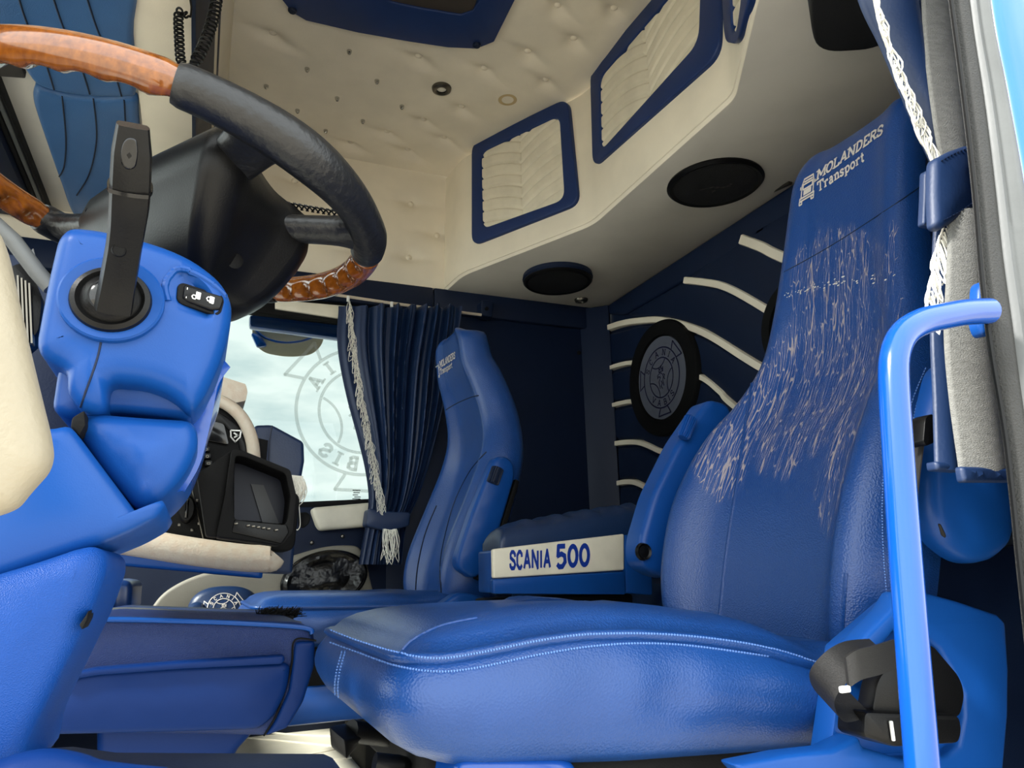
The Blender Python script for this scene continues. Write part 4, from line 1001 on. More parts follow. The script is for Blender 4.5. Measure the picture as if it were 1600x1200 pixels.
rail = thing('curtain_rail', 'pale curtain rail with little glider hooks above the passenger window', 'rail', P(640, 475, Y=2.66))
obj('track', tube(pp([(440, 446), (520, 460), (600, 472), (720, 488), (752, 492)], Y=2.66), .006, 8), m_cream_pad, rail)
for px in (544, 612, 646, 668, 690, 706, 716):
    c0 = P(px, 478+(px-640)*.13, Y=2.655)
    obj('glider', rbox(c0-np.array([0, 0, .004]), (.010, .012, .022), .002), m_icon, rail)

# driver's side curtain: blue leather outside, grey woven lining towards the doorway
dc = thing('door_curtain', 'blue and grey lined curtain with white cord fringe tied at the near door pillar', 'curtain', P(1500, 750, Y=.50), 'side window curtains')
def fold(left, right, y0, y1, Y, bulge, mt, name, nu=24, nv=50, th=.004, dy=0):
    l = np.array(cat(left, 6)); r = np.array(cat(right, 6))
    def f(u, v):
        y = y0+(y1-y0)*v; a = P(np.interp(y, l[:, 1], l[:, 0]), y, Y=Y); b = P(np.interp(y, r[:, 1], r[:, 0]), y, Y=Y)
        return a+(b-a)*u+np.array([0, -bulge*math.sin(math.pi*u)+dy*u, 0])
    return obj(name, surf(f, nu, nv, (0, th, 0)), mt, dc, ang=80)
fold([(1310, -120), (1345, 0), (1378, 70), (1410, 145), (1440, 215), (1462, 262)], [(1440, -120), (1446, 0), (1452, 90), (1462, 180), (1474, 250), (1478, 262)], -120, 262, .525, .022, m_curtain, 'leather_drape')
fold([(1440, -120), (1444, 0), (1450, 90), (1461, 180), (1472, 250)], [(1492, -120), (1500, 0), (1512, 130), (1522, 250), (1524, 260)], -120, 256, .50, .006, m_lining, 'lining')
tie = pp([(1463, 246), (1490, 232), (1519, 222), (1530, 322), (1500, 342), (1476, 356), (1464, 352), (1462, 300)], Y=.475)
tbk = obj('tieback', pillow(rnd(tie, .008), (0, .012, 0), .008, .003), m_curtain, dc)
ttb = bvh(tbk)
dashes_on(ttb, 'stitching', [[(1470, 252), (1492, 240), (1518, 230)], [(1474, 344), (1500, 330), (1526, 312)]], m_navy_trim, tbk, 5, .0007)
obj('tieback_end', pillow(rnd(pp([(1447, 268), (1451, 264), (1456, 268), (1457, 320), (1461, 354), (1444, 350), (1446, 310)], Y=.49), .004), (0, .008, 0), .003, .001), m_curtain, dc)
fold([(1463, 350), (1460, 420), (1458, 520), (1462, 620), (1465, 722)], [(1492, 340), (1488, 420), (1484, 520), (1492, 620), (1504, 728)], 346, 735, .505, .006, m_curtain, 'leather_drape')
fold([(1486, 346), (1484, 420), (1480, 520), (1488, 620), (1503, 728)], [(1532, 320), (1548, 420), (1562, 540), (1575, 660), (1584, 740)], 330, 738, .48, .008, m_lining, 'lining')
obj('lining_hem', pillow(rnd(pp([(1504, 728), (1584, 731), (1588, 753), (1508, 753)], Y=.472), .004), (0, .008, 0), .004, .002), m_curtain, dc)
obj('drape_hem', pillow(rnd(pp([(1464, 720), (1503, 724), (1506, 737), (1466, 734)], Y=.50), .003), (0, .012, 0), .004, .002), m_curtain, dc)
fp = cat(pp([(1356, -40), (1372, 20), (1392, 80), (1412, 130), (1432, 180), (1452, 222), (1466, 240)], Y=.505), 8)
obj('fringe', fringe(fp, (.03, -.05, -1), 44, .042, .0010, .45, (.006, .006, .004), True, .2), m_white, dc, kind='stuff')
fp = cat(pp([(1478, 350), (1470, 372), (1462, 400), (1456, 440), (1452, 470)], Y=.49), 6)
obj('fringe_tail', fringe(fp, (-.06, -.03, -1), 18, .045, .0011, .4, (.004, .006, .004)), m_white, dc, kind='stuff')

# ---- near door pillar, seal and outside of the cab
pil = thing('pillar_cover', 'smooth blue pillar cover under the hanging curtain by the doorway', 'cover', P(1510, 880, Y=.52))
pcv = obj('shell', pillow(rnd(pp([(1462, 640), (1480, 560), (1570, 560), (1596, 700), (1596, 850), (1560, 880), (1520, 880), (1475, 845), (1455, 800), (1454, 740)], Y=.60), .03, 6), (0, .03, 0), .022, .006), m_plastic, pil)
tpv = bvh(pcv)
obj('slot', pillow(rnd([hit(tpv, *q, .001) for q in ((1465, 818), (1470, 819), (1478, 836), (1477, 841), (1470, 836))], .003), (0, .004, 0), .001, 0), m_black, pil)
obj('trim_board', prism(pp([(1440, 870), (1600, 850), (1680, 850), (1680, 1300), (1440, 1300)], Y=.70), (0, .02, 0), .006), m_navy_trim, pil)
seal = thing('door_seal', 'dark rubber seal strip running up the rear door pillar', 'seal', P(1570, 900, Y=.44))
sl = cat([(1458, -220), (1487, 0), (1508, 160), (1524, 300), (1536, 440), (1552, 560), (1572, 680), (1586, 800), (1596, 900), (1640, 1300)], 6)
sr = cat([(1480, -220), (1511, 0), (1534, 160), (1550, 290), (1562, 400), (1576, 500), (1590, 610), (1604, 720), (1616, 860), (1660, 1300)], 6)
L = []
for a, b in zip(resample(sl, 60), resample(sr, 60)):
    A, B = P(*a, Y=.43), P(*b, Y=.43); m = (A+B)/2
    L.append([A, A+(m-A)*.3+np.array([0, -.006, 0]), m+np.array([0, -.008, 0]), m+(B-m)*.7+np.array([0, -.006, 0]), B, B+np.array([0, .004, 0]), A+np.array([0, .004, 0])])
obj('ribbed_rubber', strip(L, True, True, True), m_rubber, seal, ang=60)
obj('lip', tube([P(a-1, b, Y=.425) for a, b in resample(sl, 60)], .0022, 6), m_black, seal)
frm = thing('door_jamb', 'silver grey door frame flange with scuffed edge beside the seal', 'frame', P(1590, 500, Y=.42))
s2 = cat([(1500, -220), (1512, 0), (1536, 160), (1552, 290), (1564, 400), (1578, 500), (1592, 610), (1606, 720), (1620, 860)], 6)
s3 = cat([(1530, -220), (1548, 0), (1572, 130), (1596, 260), (1618, 400), (1640, 560), (1660, 700), (1680, 860)], 6)
L = []
for a, b in zip(resample(s2, 60), resample(s3, 60)):
    A, B = P(*a, Y=.425), P(*b, Y=.425); d = B-A
    L.append([A, A+d*.12+np.array([0, -.006, 0]), A+d*.3+np.array([0, -.004, 0]), A+d*.45+np.array([0, -.010, 0]), A+d*.8+np.array([0, -.010, 0]), A+d*.95+np.array([0, -.006, 0]), B, B+np.array([0, .004, 0]), A+np.array([0, .004, 0])])
obj('flange', strip(L, True, True, True), m_silver, frm, ang=50)
L = []
s4 = cat([(1600, -220), (1640, 0), (1680, 200), (1740, 500), (1790, 860)], 6)
for a, b in zip(resample(s3, 60), resample(s4, 60)):
    A, B = P(*a, Y=.415), P(*b, Y=.415); d = B-A
    L.append([A, A+d*.08+np.array([0, -.008, 0]), A+d*.5+np.array([0, -.012, 0]), B+np.array([0, -.010, 0]), B+np.array([0, .02, 0]), A+np.array([0, .02, 0])])
obj('outer_panel', strip(L, True, True, True), m_outside_blue, frm, ang=50)
# grab handle
gh = thing('grab_handle', 'bright blue tubular grab handle standing in front of the near seat', 'handle', P(1440, 1190, Y=.42))
hp = cat(pp([(1545, 486), (1510, 488), (1475, 494), (1440, 503), (1412, 522), (1398, 556), (1397, 610), (1404, 720), (1414, 860), (1428, 1040), (1446, 1260), (1452, 1340)], Y=.42), 8)
obj('tube', tube(resample(hp, 90), .0118, 20), m_gloss, gh)
fl_ = rnd(pp([(1534, 438), (1556, 434), (1562, 520), (1540, 524), (1532, 505)], Y=.435), .01)
obj('flange', pillow(fl_, (0, .012, 0), .005, .002), m_plastic, gh)
# ================================================================== steering wheel and column
SC = np.array([-.055, .80, 1.053]); SN = norm((math.cos(rad(79.2)), 0, math.sin(rad(79.2)))); SU = norm(np.cross(SN, [0, 1, 0])); SV = np.cross(SN, SU); SR = .215
def rimp(t): return SC+SR*(math.cos(t)*SU+math.sin(t)*SV)
_tt = np.linspace(0, 2*math.pi, 1441); _pj = np.array([proj(rimp(t)) for t in _tt])
def ang(px, py): return float(_tt[np.argmin(((_pj-np.array([px, py]))**2).sum(1))])
sw = thing('steering_wheel', 'large steering wheel with varnished wood and black leather rim', 'steering wheel', SC)
def rim(name, t0, t1, r, mt, bump=0, n=90, prof=None):
    L = []
    for i in range(n+1):
        t = t0+(t1-t0)*i/n; e = math.cos(t)*SU+math.sin(t)*SV; l = []; f = i/n
        rr = r*(prof(f) if prof else 1)*(1-.10*math.exp(-(f/.012)**2)-.10*math.exp(-((1-f)/.012)**2))
        for k in range(20):
            p = 2*math.pi*k/20; q = rr
            if bump: q -= bump*math.exp(-((p-3.9)/.6)**2)*(.5+.5*math.cos(t*SR/.034*2*math.pi))**.8
            l.append(SC+e*(SR+q*math.cos(p))+SN*q*math.sin(p))
        L.append(l)
    return obj(name, strip(L, True, True, True), mt, sw, ang=60)
tA, tB, tC, tD = ang(279, 118), ang(62, 338), ang(432, 462), ang(578, 398)
TW = 2*math.pi
def span(a, b):
    while b < a: b += TW
    return a, b
rim('wood_rim', *span(tB, tA+TW if tA < tB else tA), .0165, m_wood, .0055, 220)
rim('leather_rim', *span(tA, tD), .0185, m_blackleather, 0, 110, lambda f: 1.0+.22*math.exp(-((f-.38)/.22)**2)+.12*math.exp(-((f-.86)/.08)**2))
rim('wood_rim', *span(tD, tC), .0165, m_wood, .0055, 120)
rim('leather_rim', *span(tC, tB), .0185, m_blackleather, 0, 80)
def onw(px, py, d): return PPl(px, py, SC+SN*d, SN)
top_ = [onw(x, y, -.010) for x, y in ((118, 330), (205, 268), (325, 212), (352, 222), (388, 250), (402, 290), (432, 330), (462, 352), (490, 372), (480, 398), (440, 425), (380, 440), (250, 420), (150, 370))]
top_ = rnd(top_, .02, 3)
cen = np.mean(top_, 0)
def hs(k, d): return [cen+(q-cen)*k+SN*d for q in top_]
c0x = cen
L = [hs(.74, .030), hs(.88, .024), hs(.96, .010), hs(.98, -.012), hs(.93, -.03), hs(.82, -.055), hs(.70, -.075), hs(.55, -.09), hs(.34, -.098)]
hub = obj('hub', strip(L, True, True, True), m_black, sw, ang=50)
th_ = bvh(hub)
sk1, sk2 = ang(430, 190), ang(580, 362)
def spoke(t, w0, w1, name, din=.5):
    e = math.cos(t)*SU+math.sin(t)*SV; s = np.cross(SN, e); L = []
    for f in np.linspace(0, 1, 16):
        r = SR*(din+(1-din)*f)-.004; w_ = w0+(w1-w0)*f**1.5+.020*max(0, (f-.75)/.25)**2+.014*max(0, (.25-f)/.25)**2; h = .017-.003*math.sin(math.pi*f); d = -.018*(1-f)
        L.append([SC+e*r+SN*(d+h*math.sin(p))+s*w_*math.cos(p) for p in np.linspace(0, 2*math.pi, 20, endpoint=False)])
    return obj(name, strip(L, True, True, True), m_blackleather, sw, ang=60)
spoke(sk1, .022, .028, 'spoke', .50); spoke(sk2, .018, .020, 'spoke', .42)
spl = ang(100, 352); spoke(spl, .020, .022, 'spoke', .45)
# laced seam on the right-hand spoke
e = math.cos(sk2)*SU+math.sin(sk2)*SV; s = np.cross(SN, e); parts = []
for f in np.linspace(.56, .92, 14):
    b = SC+e*SR*f+SN*.0165
    for sg in (-1, 1): parts.append(tube([b-s*.006*sg, b+e*.004+SN*.002, b+s*.006*sg+e*.008], .0011, 4))
obj('lacing', join(*parts), m_blackleather, sw, kind='stuff')
q = hit(th_, 366, 407, .001)
if q is not None:
    obj('screw_hole', lathe([(.0001, .001), (.006, .001), (.0075, .002), (.008, -.004)], q, norm(CC-q), 16), m_matte_black, sw)

# ---- column shroud, stalk and switch (driver's left of the column)
YS = .585
col = thing('steering_column', 'blue plastic steering column shroud under the wheel hub', 'column', P(200, 650, Y=YS+.1))
so = [(62, 470), (72, 420), (86, 362), (104, 344), (150, 348), (240, 370), (300, 395), (345, 430), (364, 462), (362, 500), (346, 560), (318, 618), (298, 640), (268, 612), (228, 596), (166, 590), (162, 636), (126, 640), (98, 606), (102, 572), (48, 545)]
so3 = rnd(pp(so, Y=YS), [.03, .03, .03, .03, .03, .03, .03, .03, .03, .02, .02, .012, .012, .015, .015, .008, .012, .012, .02, .012, .03][:len(so)], 4)
def shroud_h(p):
    x, y = proj(p); d = 0.0
    def st(v, a, b): t = min(1, max(0, (v-a)/(b-a))); return t*t*(3-2*t)
    # switch recess: falls away from a ridge at its left and top
    d -= .007*st(x, 262, 284)*st(y-.36*(x-262), 402, 432)*(1-st(y-.36*(x-262), 462, 484))*(1-st(x, 352, 362))
    return d
shr = obj('shroud', pillow(so3, (0, .26, 0), .018, .003, 5, shroud_h, 34), m_plastic, col)
tsh = bvh(shr)
obj('shroud_underside', pillow(rnd(pp([(90, 560), (150, 560), (312, 590), (312, 625), (300, 654), (235, 646), (165, 640), (110, 655), (78, 640)], Y=YS+.035), .012, 4), (0, .22, 0), .010, .002), m_plastic, col)
lines_on(tsh, 'parting_line', [[(162, 512), (152, 560), (134, 612), (126, 636)]], m_navy_trim, shr, .0009, 0)
sc0 = P(176, 470, Y=YS-.005)
def ydisc(prof, px, py, Y, sx=1, sy=1, n=48): return lathe(prof, P(px, py, Y=Y), (0, -1, 0), n, sx, sy)
obj('stalk_plate', ydisc([(.0001, .002), (.0255, .002), (.0335, .0035), (.035, .002), (.0355, -.01)], 175, 468, YS-.005, 1, .92), m_plastic, col)
obj('stalk_boot', ydisc([(.014, .012), (.020, .006), (.0225, .008), (.026, .006), (.0275, .001), (.0275, -.004)], 174, 470, YS-.005, 1, .92), m_black, col)
obj('boot_dome', ydisc([(.0001, .016), (.010, .014), (.017, .009), (.0205, .002)], 174, 470, YS-.005, 1, .92), m_gloss_black, col)
# recess and rocker for the lock switch
rc = rnd([hit(tsh, *q, .001) for q in ((276, 446), (284, 441), (346, 462), (349, 470), (345, 488), (338, 493), (282, 476), (274, 468))], .003, 3)
ridge = cat([(262, 470), (258, 445), (275, 422), (300, 425), (330, 442), (352, 462)], 6)
lines_on(tsh, 'recess_ridge', [ridge], m_plastic, shr, .0028, -.0008, 8)
obj('switch_well', pillow(rc, (0, .006, 0), .001, -.001), m_matte_black, col)
rk = [hit(tsh, *q, .004) for q in ((283, 449), (288, 446), (342, 465), (345, 470), (340, 484), (335, 486), (286, 472), (282, 467))]
rock = obj('rocker_switch', pillow(rnd(rk, .002, 3), (0, .006, 0), .0018, .001), m_black, col)
trk = bvh(rock)
lock = join(ribbon([(0, 0), (0, .5), (.8, .5), (.8, 0), (0, 0)], .12), ribbon([(.1, .25), (.7, .25)], .4), ribbon([(-.15, .5), (-.15, .85), (.1, 1.0), (.3, .85), (.3, .5)], .13))
lock2 = join(ribbon([(0, 0), (0, .5), (.8, .5), (.8, 0), (0, 0)], .12), ribbon([(.1, .25), (.7, .25)], .4), ribbon([(.15, .5), (.15, .8), (.4, .98), (.65, .8), (.65, .5)], .13))
obj('lock_icons', join(onto(trk, lock, quad((312, 468), (314, 457), (300, 464)), .0008), onto(trk, lock2, quad((333, 475), (335, 464), (322, 471)), .0008), onto(trk, ribbon([(0, 0), (0, 1)], .25), quad((291, 466), (296, 467), (293, 450)), .0006)), m_icon, rock, flip=False, smooth=False)
# stalk
stk = thing('column_stalk', 'black column stalk standing upright in front of the blue shroud', 'stalk', P(176, 480, Y=YS-.01))
ax = [P(177, 480, Y=YS-.012), P(186, 430, Y=YS-.03), P(196, 370, Y=YS-.055), P(202, 320, Y=YS-.075), P(205, 262, Y=YS-.095), P(207, 215, Y=YS-.108), P(208, 196, Y=YS-.113)]
axc = resample(cat(ax, 8), 50)
def sq_(f, a): return 1/max(abs(math.cos(a)), abs(math.sin(a)))**.55*(1-.0*f)
stalk_r = [.0125, .0118, .0115, .0112, .0115, .0122, .0122, .0118, .0095]
stalk = obj('stalk', tube(axc, stalk_r, 24, False, 1.0, True, sq_), m_black, stk, ang=50)
tst = bvh(stalk)
obj('ring_groove', tube(axc[34:36], .0135, 24, False, 1, True, sq_), m_gloss_black, stk)
q = hit(tst, 186, 390, .0004)
if q is not None: obj('hole', lathe([(.0001, .0006), (.0035, .0006), (.0042, .0012), (.005, -.002)], q, norm(CC-q), 16), m_matte_black, stk)
pb_ = rnd([hit(tst, *q, .0012) for q in ((192, 222), (200, 214), (213, 216), (216, 240), (212, 262), (200, 266), (190, 258), (188, 238))], .004, 3)
if all(a is not None for a in pb_): obj('thumb_button', pillow(pb_, (0, .004, 0), .0015, -.0006), m_gloss_black, stk)
# lower shroud and knee cover
knee = thing('knee_cover', 'large blue knee cover panel below the steering column', 'cover', P(150, 860, Y=.62))
obj('cover_panel', pillow(rnd(pp([(108, 660), (135, 640), (230, 648), (304, 652), (312, 690), (292, 735), (262, 770), (216, 803), (160, 735)], Y=.60), .012, 4), (0, .22, 0), .016, .004), m_plastic, knee)
obj('edge_strip', pillow(rnd(pp([(318, 590), (352, 548), (352, 580), (330, 640), (318, 690), (296, 745), (266, 780), (262, 765), (290, 720), (306, 655)], Y=.66), .01, 4), (0, .16, 0), .012, .002), m_gloss, knee)
obj('cover_panel', pillow(rnd(pp([(-120, 640), (40, 660), (76, 668), (106, 660), (213, 803), (252, 779), (258, 786), (247, 806), (200, 832), (140, 856), (0, 905), (-120, 940)], Y=.57), .006, 4), (0, .20, 0), .010, .003), m_plastic, knee)
obj('dark_gap', prism(pp([(112, 652), (132, 640), (134, 664), (124, 682), (110, 668)], Y=.59), (0, .02, 0), .002), m_matte_black, knee)
kp_ = thing('kick_panel', 'blue grained kick panel at lower left below the knee cover', 'panel', P(60, 1190, Y=.56))
obj('panel', pillow(rnd(pp([(-140, 930), (-60, 912), (60, 876), (118, 856), (146, 852), (162, 866), (164, 890), (140, 960), (80, 1080), (30, 1180), (20, 1260), (-140, 1260)], Y=.545), .015, 4), (0, .16, 0), .016, .004), m_grain, kp_)
obj('slot', prism(pp([(124, 976), (134, 962), (138, 954), (136, 968), (128, 984)], Y=.54), (0, .03, 0), .001), m_matte_black, kp_)
# cream end panel of the door nearest the camera
dp = thing('door_panel', 'cream leather padded door panel end at the left edge nearest the camera', 'panel', P(20, 800, Y=.42))
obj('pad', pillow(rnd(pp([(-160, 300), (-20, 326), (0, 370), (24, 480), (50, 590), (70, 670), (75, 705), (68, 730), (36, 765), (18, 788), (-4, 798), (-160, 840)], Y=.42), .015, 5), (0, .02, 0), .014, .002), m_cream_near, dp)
ex = thing('door_check_bar', 'grey bar with dark bracket between cream door panel and blue shroud', 'bar', P(30, 430, Y=.66))
obj('bar', tube(pp([(-30, 330), (20, 375), (58, 425), (80, 450)], Y=.66), .0065, 10), m_silver, ex)
obj('bracket', prism(rnd(pp([(10, 418), (40, 408), (66, 470), (60, 520), (30, 545), (14, 500)], Y=.68), .006), (0, .03, 0), .004), m_black, ex)
for k in range(4): obj('fin', prism(pp([(26+k*6, 430+k*4), (29+k*6, 430+k*4), (33+k*6, 530+k*2), (30+k*6, 530+k*2)], Y=.672), (0, .01, 0)), m_dkmetal, ex)
obj('label_plate', prism(pp([(38, 402), (52, 388), (60, 420), (46, 416)], Y=.70), (0, .003, 0)), m_silver, ex)

# ================================================================== dashboard
YD = 1.55
dash = thing('dashboard', 'curved black dashboard with cream leather arch and pad facing the driver', 'dashboard', P(320, 900, Y=YD))
obj('fascia', prism(rnd(pp([(250, 620), (330, 632), (352, 638), (380, 662), (396, 700), (402, 760), (470, 770), (460, 862), (330, 858), (200, 832), (215, 760)], Y=YD), .02), (0, .08, 0), .006), m_matte_black, dash)
fa = pp([(240, 628), (300, 620), (330, 622), (358, 634), (380, 656), (394, 690), (398, 735)], Y=YD-.01)
obj('instrument_binnacle', prism(pp([(-160, 372), (40, 395), (110, 450), (125, 640), (120, 720), (-160, 720)], Y=.80), (0, .60, 0), .01), m_navy_trim, dash)
obj('cream_arch', tube(cat(fa, 8), .0125, 14), m_cream_pad, dash)
obj('arch_backing', prism(pp([(300, 640), (345, 645), (372, 664), (386, 692), (390, 720), (378, 722), (372, 690), (350, 664), (300, 655)], Y=YD-.004), (0, .03, 0), .003), m_black, dash)
obj('display_window', prism(rnd(pp([(306, 650), (350, 662), (358, 695), (304, 684)], Y=YD-.008), .006), (0, .01, 0), .002), m_gloss_black, dash)
sh = join(ribbon([(-.8, .9), (.8, .9), (.7, -.2), (0, -1), (-.7, -.2), (-.8, .9)], .22), ribbon([(-.3, .5), (.3, .1), (-.2, -.3)], .25))
bp_ = P(368, 681, Y=YD-.010)
obj('shield_badge', on_plane(sh, bp_, (1, 0, 0), (0, 0, 1), .012), m_chrome, dash, flip=False, smooth=False)
for i in range(9):
    px = 296+(i % 3)*13+(i//3)*2; py = 694+(i//3)*11+(i % 3)*4
    s_ = obj('dash_switch', rbox(P(px, py, Y=YD-.010), (.014, .012, .011), .002), m_black, dash)
    obj('icon', on_plane(ribbon(circ2(.6, 8) if i % 2 else [(-.7, -.4), (.7, -.4), (.7, .4), (-.7, .4), (-.7, -.4)], .3), P(px, py, Y=YD-.0168), (1, 0, 0), (0, 0, 1), .004), m_dkmetal, s_, flip=False, smooth=False)
kc = P(292, 796, Y=YD-.006)
kn = obj('rotary_knob', lathe([(.0001, .016), (.016, .016), (.019, .012), (.020, -.004)], kc, (0, -1, 0), 28, .75, 1.35), m_black, dash)
obj('knob_grip', rbox(kc+np.array([0, -.018, 0]), (.006, .010, .036), .002), m_gloss_black, dash)
for dx, dy in ((-1, -30), (14, -14), (17, 22), (6, 32), (-14, 24)):
    obj('dial_mark', rbox(P(294+dx, 796+dy, Y=YD-.006), (.005, .002, .005), .0006), m_dkmetal, dash)
obj('chrome_strip', tube(pp([(294, 738), (304, 780), (318, 842)], Y=YD-.008), .0018, 6), m_dkmetal, dash)
obj('cream_pad', tube(cat(pp([(150, 838), (215, 848), (300, 862), (380, 872), (420, 873)], Y=YD-.025), 6), .026, 18, flat=.8), m_cream_pad, dash)
obj('pad_end', tube(cat(pp([(417, 872), (424, 872), (430, 866)], Y=YD-.022), 4), [.026, .0265, .022], 18, flat=.8), m_cream_pad, dash)
obj('skirt_panel', pillow(rnd(pp([(120, 848), (200, 858), (300, 872), (412, 886), (410, 904), (300, 894), (165, 882), (110, 872)], Y=YD-.03), .004), (0, .10, 0), .006, .002), m_plastic, dash)
# blue leather corner box with white fringe
cb = thing('dash_corner_box', 'blue leather box with white fringe at the right end of the dashboard', 'box', P(435, 900, Y=1.66))
obj('box', prism(pp([(397, 664), (425, 663), (475, 690), (476, 720), (468, 765), (457, 897), (412, 895), (405, 730), (396, 700)], Y=1.66), (0, .20, 0), .008, 3), m_curtain, cb)
obj('stitched_edge', tube(pp([(425, 665), (421, 690), (420, 730)], Y=1.636), .0018, 5), m_navy_trim, cb)
obj('dark_gap', prism(pp([(402, 684), (419, 688), (416, 720), (405, 716)], Y=1.63), (0, .02, 0), .001), m_matte_black, cb)
obj('fringe', fringe(pp([(457, 745), (464, 746), (472, 748)], Y=1.61), (0, 0, -1), 26, .055, .0012, .3, (.006, .004, .002)), m_white, cb, kind='stuff')
obj('fringe_band', prism(pp([(456, 742), (474, 744), (474, 750), (456, 748)], Y=1.612), (0, .006, 0), .001), m_white, cb)
obj('loose_thread', tube(cat(pp([(466, 775), (468, 800), (469, 820), (465, 828), (462, 826)], Y=1.61), 5), .0011, 5), m_white, cb)
# screen in a black hood
mh = thing('monitor', 'black hooded monitor with small buttons mounted on the dashboard', 'monitor', P(400, 858, Y=1.37))
HO = [(362, 702), (380, 704), (454, 734), (463, 774), (458, 832), (442, 852), (338, 838), (352, 770)]
HI = [(368, 712), (382, 714), (446, 740), (454, 776), (450, 812), (446, 820), (366, 812), (364, 770)]
obj('hood', ringpoly(rnd(pp(HO, Y=1.36), .006, 3), rnd(pp(HI, Y=1.362), .006, 3), (0, .10, 0), .0015, 2), m_matte_black, mh)
obj('hood_side', prism(rnd(pp([(308, 742), (362, 703), (354, 770), (340, 838), (322, 836)], Y=1.375), .004), (0, .08, 0), .003), m_matte_black, mh)
obj('screen', prism(pp([(366, 716), (450, 740), (452, 818), (366, 812)], Y=1.455), (0, .006, 0)), mat('dark_screen', (8, 14, 34), .35, spec=.2), mh, smooth=False)
obj('reflection_panel', prism(pp([(392, 756), (412, 758), (436, 818), (410, 816)], Y=1.448), (0, .004, 0)), mat('painted_screen_reflection', (40, 42, 46), .5), mh)  # grey piece stands in for a reflection on the screen
obj('button_bar', prism(rnd(pp([(366, 812), (448, 820), (452, 832), (440, 850), (362, 832)], Y=1.358), .003), (0, .09, 0), .003), m_black, mh)
for i, px in enumerate((369, 388, 396, 404, 412, 420, 432)):
    obj('button', rbox(P(px, 818+(px-369)*.16, Y=1.355), (.006, .004, .003), .0008), m_dkmetal, mh)
obj('bracket', rbox(P(395, 780, Y=1.507), (.05, .086, .04), .004), m_matte_black, mh)
ls = thing('phone_holder_pad', 'small beige box standing on top of the dashboard against the window', 'box', P(360, 628, Y=1.62))
obj('pad', prism(rnd(pp([(330, 590), (349, 589), (384, 600), (387, 612), (384, 626), (366, 630), (340, 625)], Y=1.60), .004), (0, .10, 0), .005, 2), m_cream_pad, ls)
obj('foot', prism(pp([(334, 618), (344, 622), (340, 632), (330, 628)], Y=1.61), (0, .04, 0), .002), m_matte_black, ls)
# dark things beneath the dashboard
ub = thing('lower_dash_box', 'dark blue glossy box under the dashboard behind the kick panel', 'box', P(180, 960, Y=1.7))
obj('body', prism(pp([(172, 903), (208, 908), (204, 960), (172, 960)], Y=1.66), (0, .3, 0), .012, 3), mat('deep_blue_plastic', (22, 52, 104), .3), ub)
obj('grey_side', prism(pp([(120, 905), (170, 902), (170, 958), (120, 958)], Y=1.64), (0, .3, 0), .005), mat('dark_grey_plastic', (44, 48, 50), .4), ub)
bl = thing('bulkhead', 'black firewall panel in the shade below the dashboard', 'panel', (-.45, 1.9, FZ))
obj('panel', rbox((-.62, 1.45, .42), (.5, .38, .54), .02), m_matte_black, bl)
obj('unseen_dash_block', rbox((-.61, 2.17, .42), (.54, 1.02, .56), .04, 4), m_matte_black, bl)  # unseen passenger dash, added and sized for where sun falls on door and floor

# ---- drawer console beside the driver's legs
YQ = 1.165
dr = thing('drawer_console', 'blue plastic console with a rounded drawer beside the driver footwell', 'console', P(280, 1190, Y=YQ+.15))
body = rnd(pp([(40, 985), (160, 962), (470, 972), (490, 984), (494, 1010), (488, 1050), (470, 1105), (448, 1140), (420, 1151), (380, 1150), (40, 1146)], Y=YQ), [.01]*11, 4)
obj('body', pillow(body, (0, .42, 0), .012, .0), m_console_shaded, dr)
tdr = bvh(bpy.data.objects['body'] if False else dr.children[0]) if dr.children else None
obj('lip', tube(cat(pp([(100, 972), (165, 968), (330, 972), (470, 980), (488, 990)], Y=YQ-.002), 6), .0035, 8), m_plastic, dr)
obj('drawer_front', pillow(rnd(pp([(60, 1062), (150, 1046), (280, 1038), (440, 1034), (455, 1040), (450, 1080), (428, 1122), (404, 1141), (240, 1146), (60, 1150)], Y=YQ-.012), .015, 4), (0, .03, 0), .010, .006), m_drawer_shaded, dr)
obj('drawer_lip', pillow(rnd(pp([(80, 1058), (150, 1044), (280, 1034), (444, 1024), (446, 1032), (440, 1038), (280, 1046), (150, 1056), (84, 1068)], Y=YQ-.022), .003, 3), (0, .03, 0), .004, .001), m_drawer_shaded, dr)
obj('end_cap', pillow(rnd(pp([(462, 1003), (493, 1002), (492, 1040), (474, 1098), (450, 1138), (414, 1151), (430, 1128), (452, 1080)], Y=YQ-.008), .006, 3), (0, .03, 0), .006, .001), m_drawer_shaded, dr)
obj('groove', tube(cat(pp([(494, 1001), (461, 1000), (456, 1036), (446, 1080), (430, 1120), (412, 1150)], Y=YQ-.004), 6), .0014, 5), m_matte_black, dr)
obj('base', prism(pp([(150, 1120), (420, 1120), (365, 1180), (355, 1260), (150, 1260)], Y=YQ+.03), (0, .3, 0), .012, 3), m_drawer_shaded, dr)
obj('tray_edge', tube(cat(pp([(110, 958), (200, 953), (330, 960), (420, 966), (470, 975)], Y=YQ+.25), 6), .004, 8), m_silver, dr)
bs = thing('dust_brush', 'small black fluffy brush lying on the right end of drawer console', 'brush', P(432, 968, Y=YQ+.22))
parts = []
b0 = P(404, 966, Y=YQ+.22); b1 = P(458, 966, Y=YQ+.22)
for k in range(380):
    u = random.random(); a = b0+(b1-b0)*u; dv = np.array([random.gauss(.15, .5), random.gauss(0, .5), abs(random.gauss(.6, .3))+.1])
    parts.append(tube([a, a+norm(dv)*.012+np.array([.002, 0, 0]), a+norm(dv)*.024*random.uniform(.5, 1)+np.array([.006, 0, -.002])], .0007, 3))
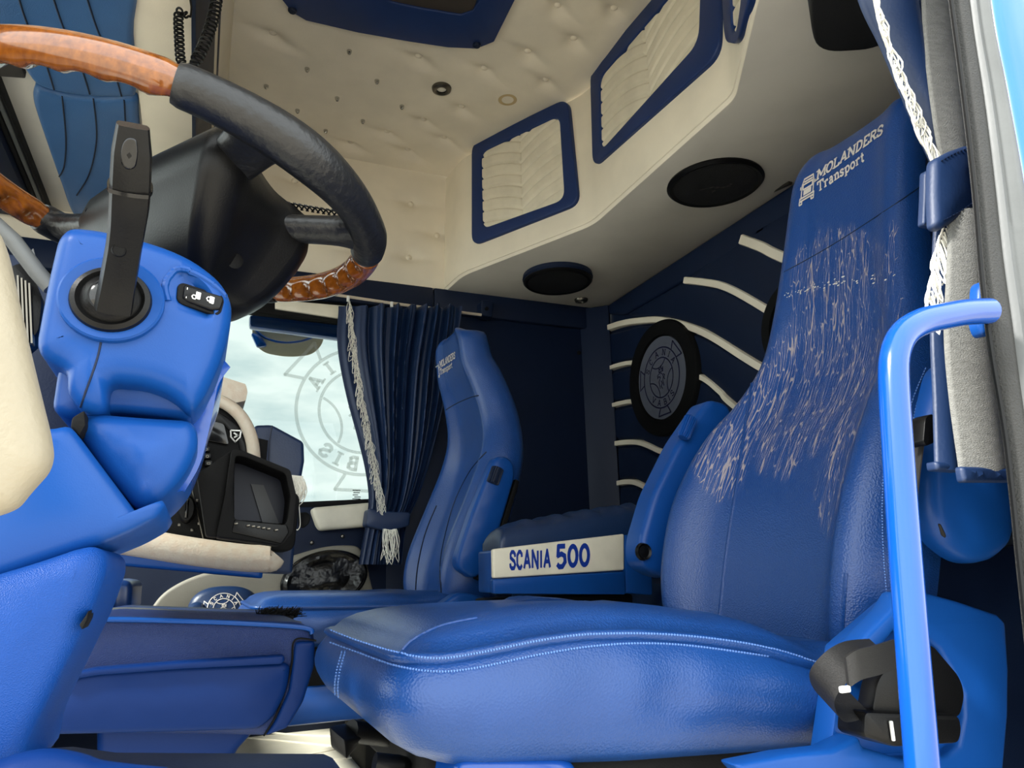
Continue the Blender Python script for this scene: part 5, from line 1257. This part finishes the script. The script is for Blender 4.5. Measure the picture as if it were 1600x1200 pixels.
obj('bristles', join(*parts), m_matte_black, bs, kind='stuff')
obj('core', tube(cat([b0, (b0+b1)/2+np.array([0, 0, .004]), b1], 4), .008, 10), m_matte_black, bs)

# floor mat, front kick edge and dark step
fm = thing('floor_mat', 'cream quilted floor mat on the cab floor beyond the console', 'mat', (.25, 2.0, FZ))
obj('mat', rbox((.30, 2.10, FZ+.008), (1.3, 1.2, .014), .006), m_cream_lt, fm)
fz = FZ+.0155
for l in ([(330, 1150), (420, 1156), (520, 1166), (640, 1180)], [(370, 1190), (440, 1184), (520, 1172), (600, 1150)], [(430, 1200), (520, 1188), (600, 1178)], [(380, 1140), (460, 1148), (560, 1152)]):
    obj('seam', tube(cat(pp(l, Z=fz), 5), .003, 6), m_cream, fm)
stp = thing('entry_step_trim', 'blue curved entry trim along the bottom left of the doorway', 'trim', P(60, 1195, Y=.50))
obj('trim', tube(cat(pp([(-80, 1246), (0, 1228), (40, 1216), (72, 1212), (110, 1218), (150, 1230), (250, 1240)], Y=.52), 6), .014, 14), m_drawer_shaded, stp)
obj('sill', prism(pp([(-100, 1225), (80, 1215), (160, 1225), (560, 1222), (560, 1300), (-100, 1300)], Y=.56), (0, .10, 0), .01), m_navy_trim, stp)
# coiled cord hanging at the shelf
cc = thing('coiled_cord', 'black coiled radio cords hanging in front of the cream shelf band', 'cord', P(297, 0, Y=1.5))
pth = cat(pp([(298, -60), (297, -8), (299, 12), (297, 26), (290, 24), (284, 18), (279, 26), (280, 60), (283, 96), (294, 112), (306, 96), (318, 72), (328, 45), (336, 15), (342, -30), (344, -70)], Y=1.50), 10)
pth = resample(pth, 900); p_, t_, n_ = frame_path(pth); hx = []
tot = len(p_)
for i in range(tot):
    b = np.cross(t_[i], n_[i]); f = i/tot; y = proj(p_[i])
    r = 0 if f < .22 else min(1, (f-.22)/.03)*(.0085 if f < .55 else .011)
    a = i*.42
    hx.append(p_[i]+n_[i]*math.cos(a)*r+b*math.sin(a)*r)
obj('cord', tube(hx, .0024, 6), m_black, cc)
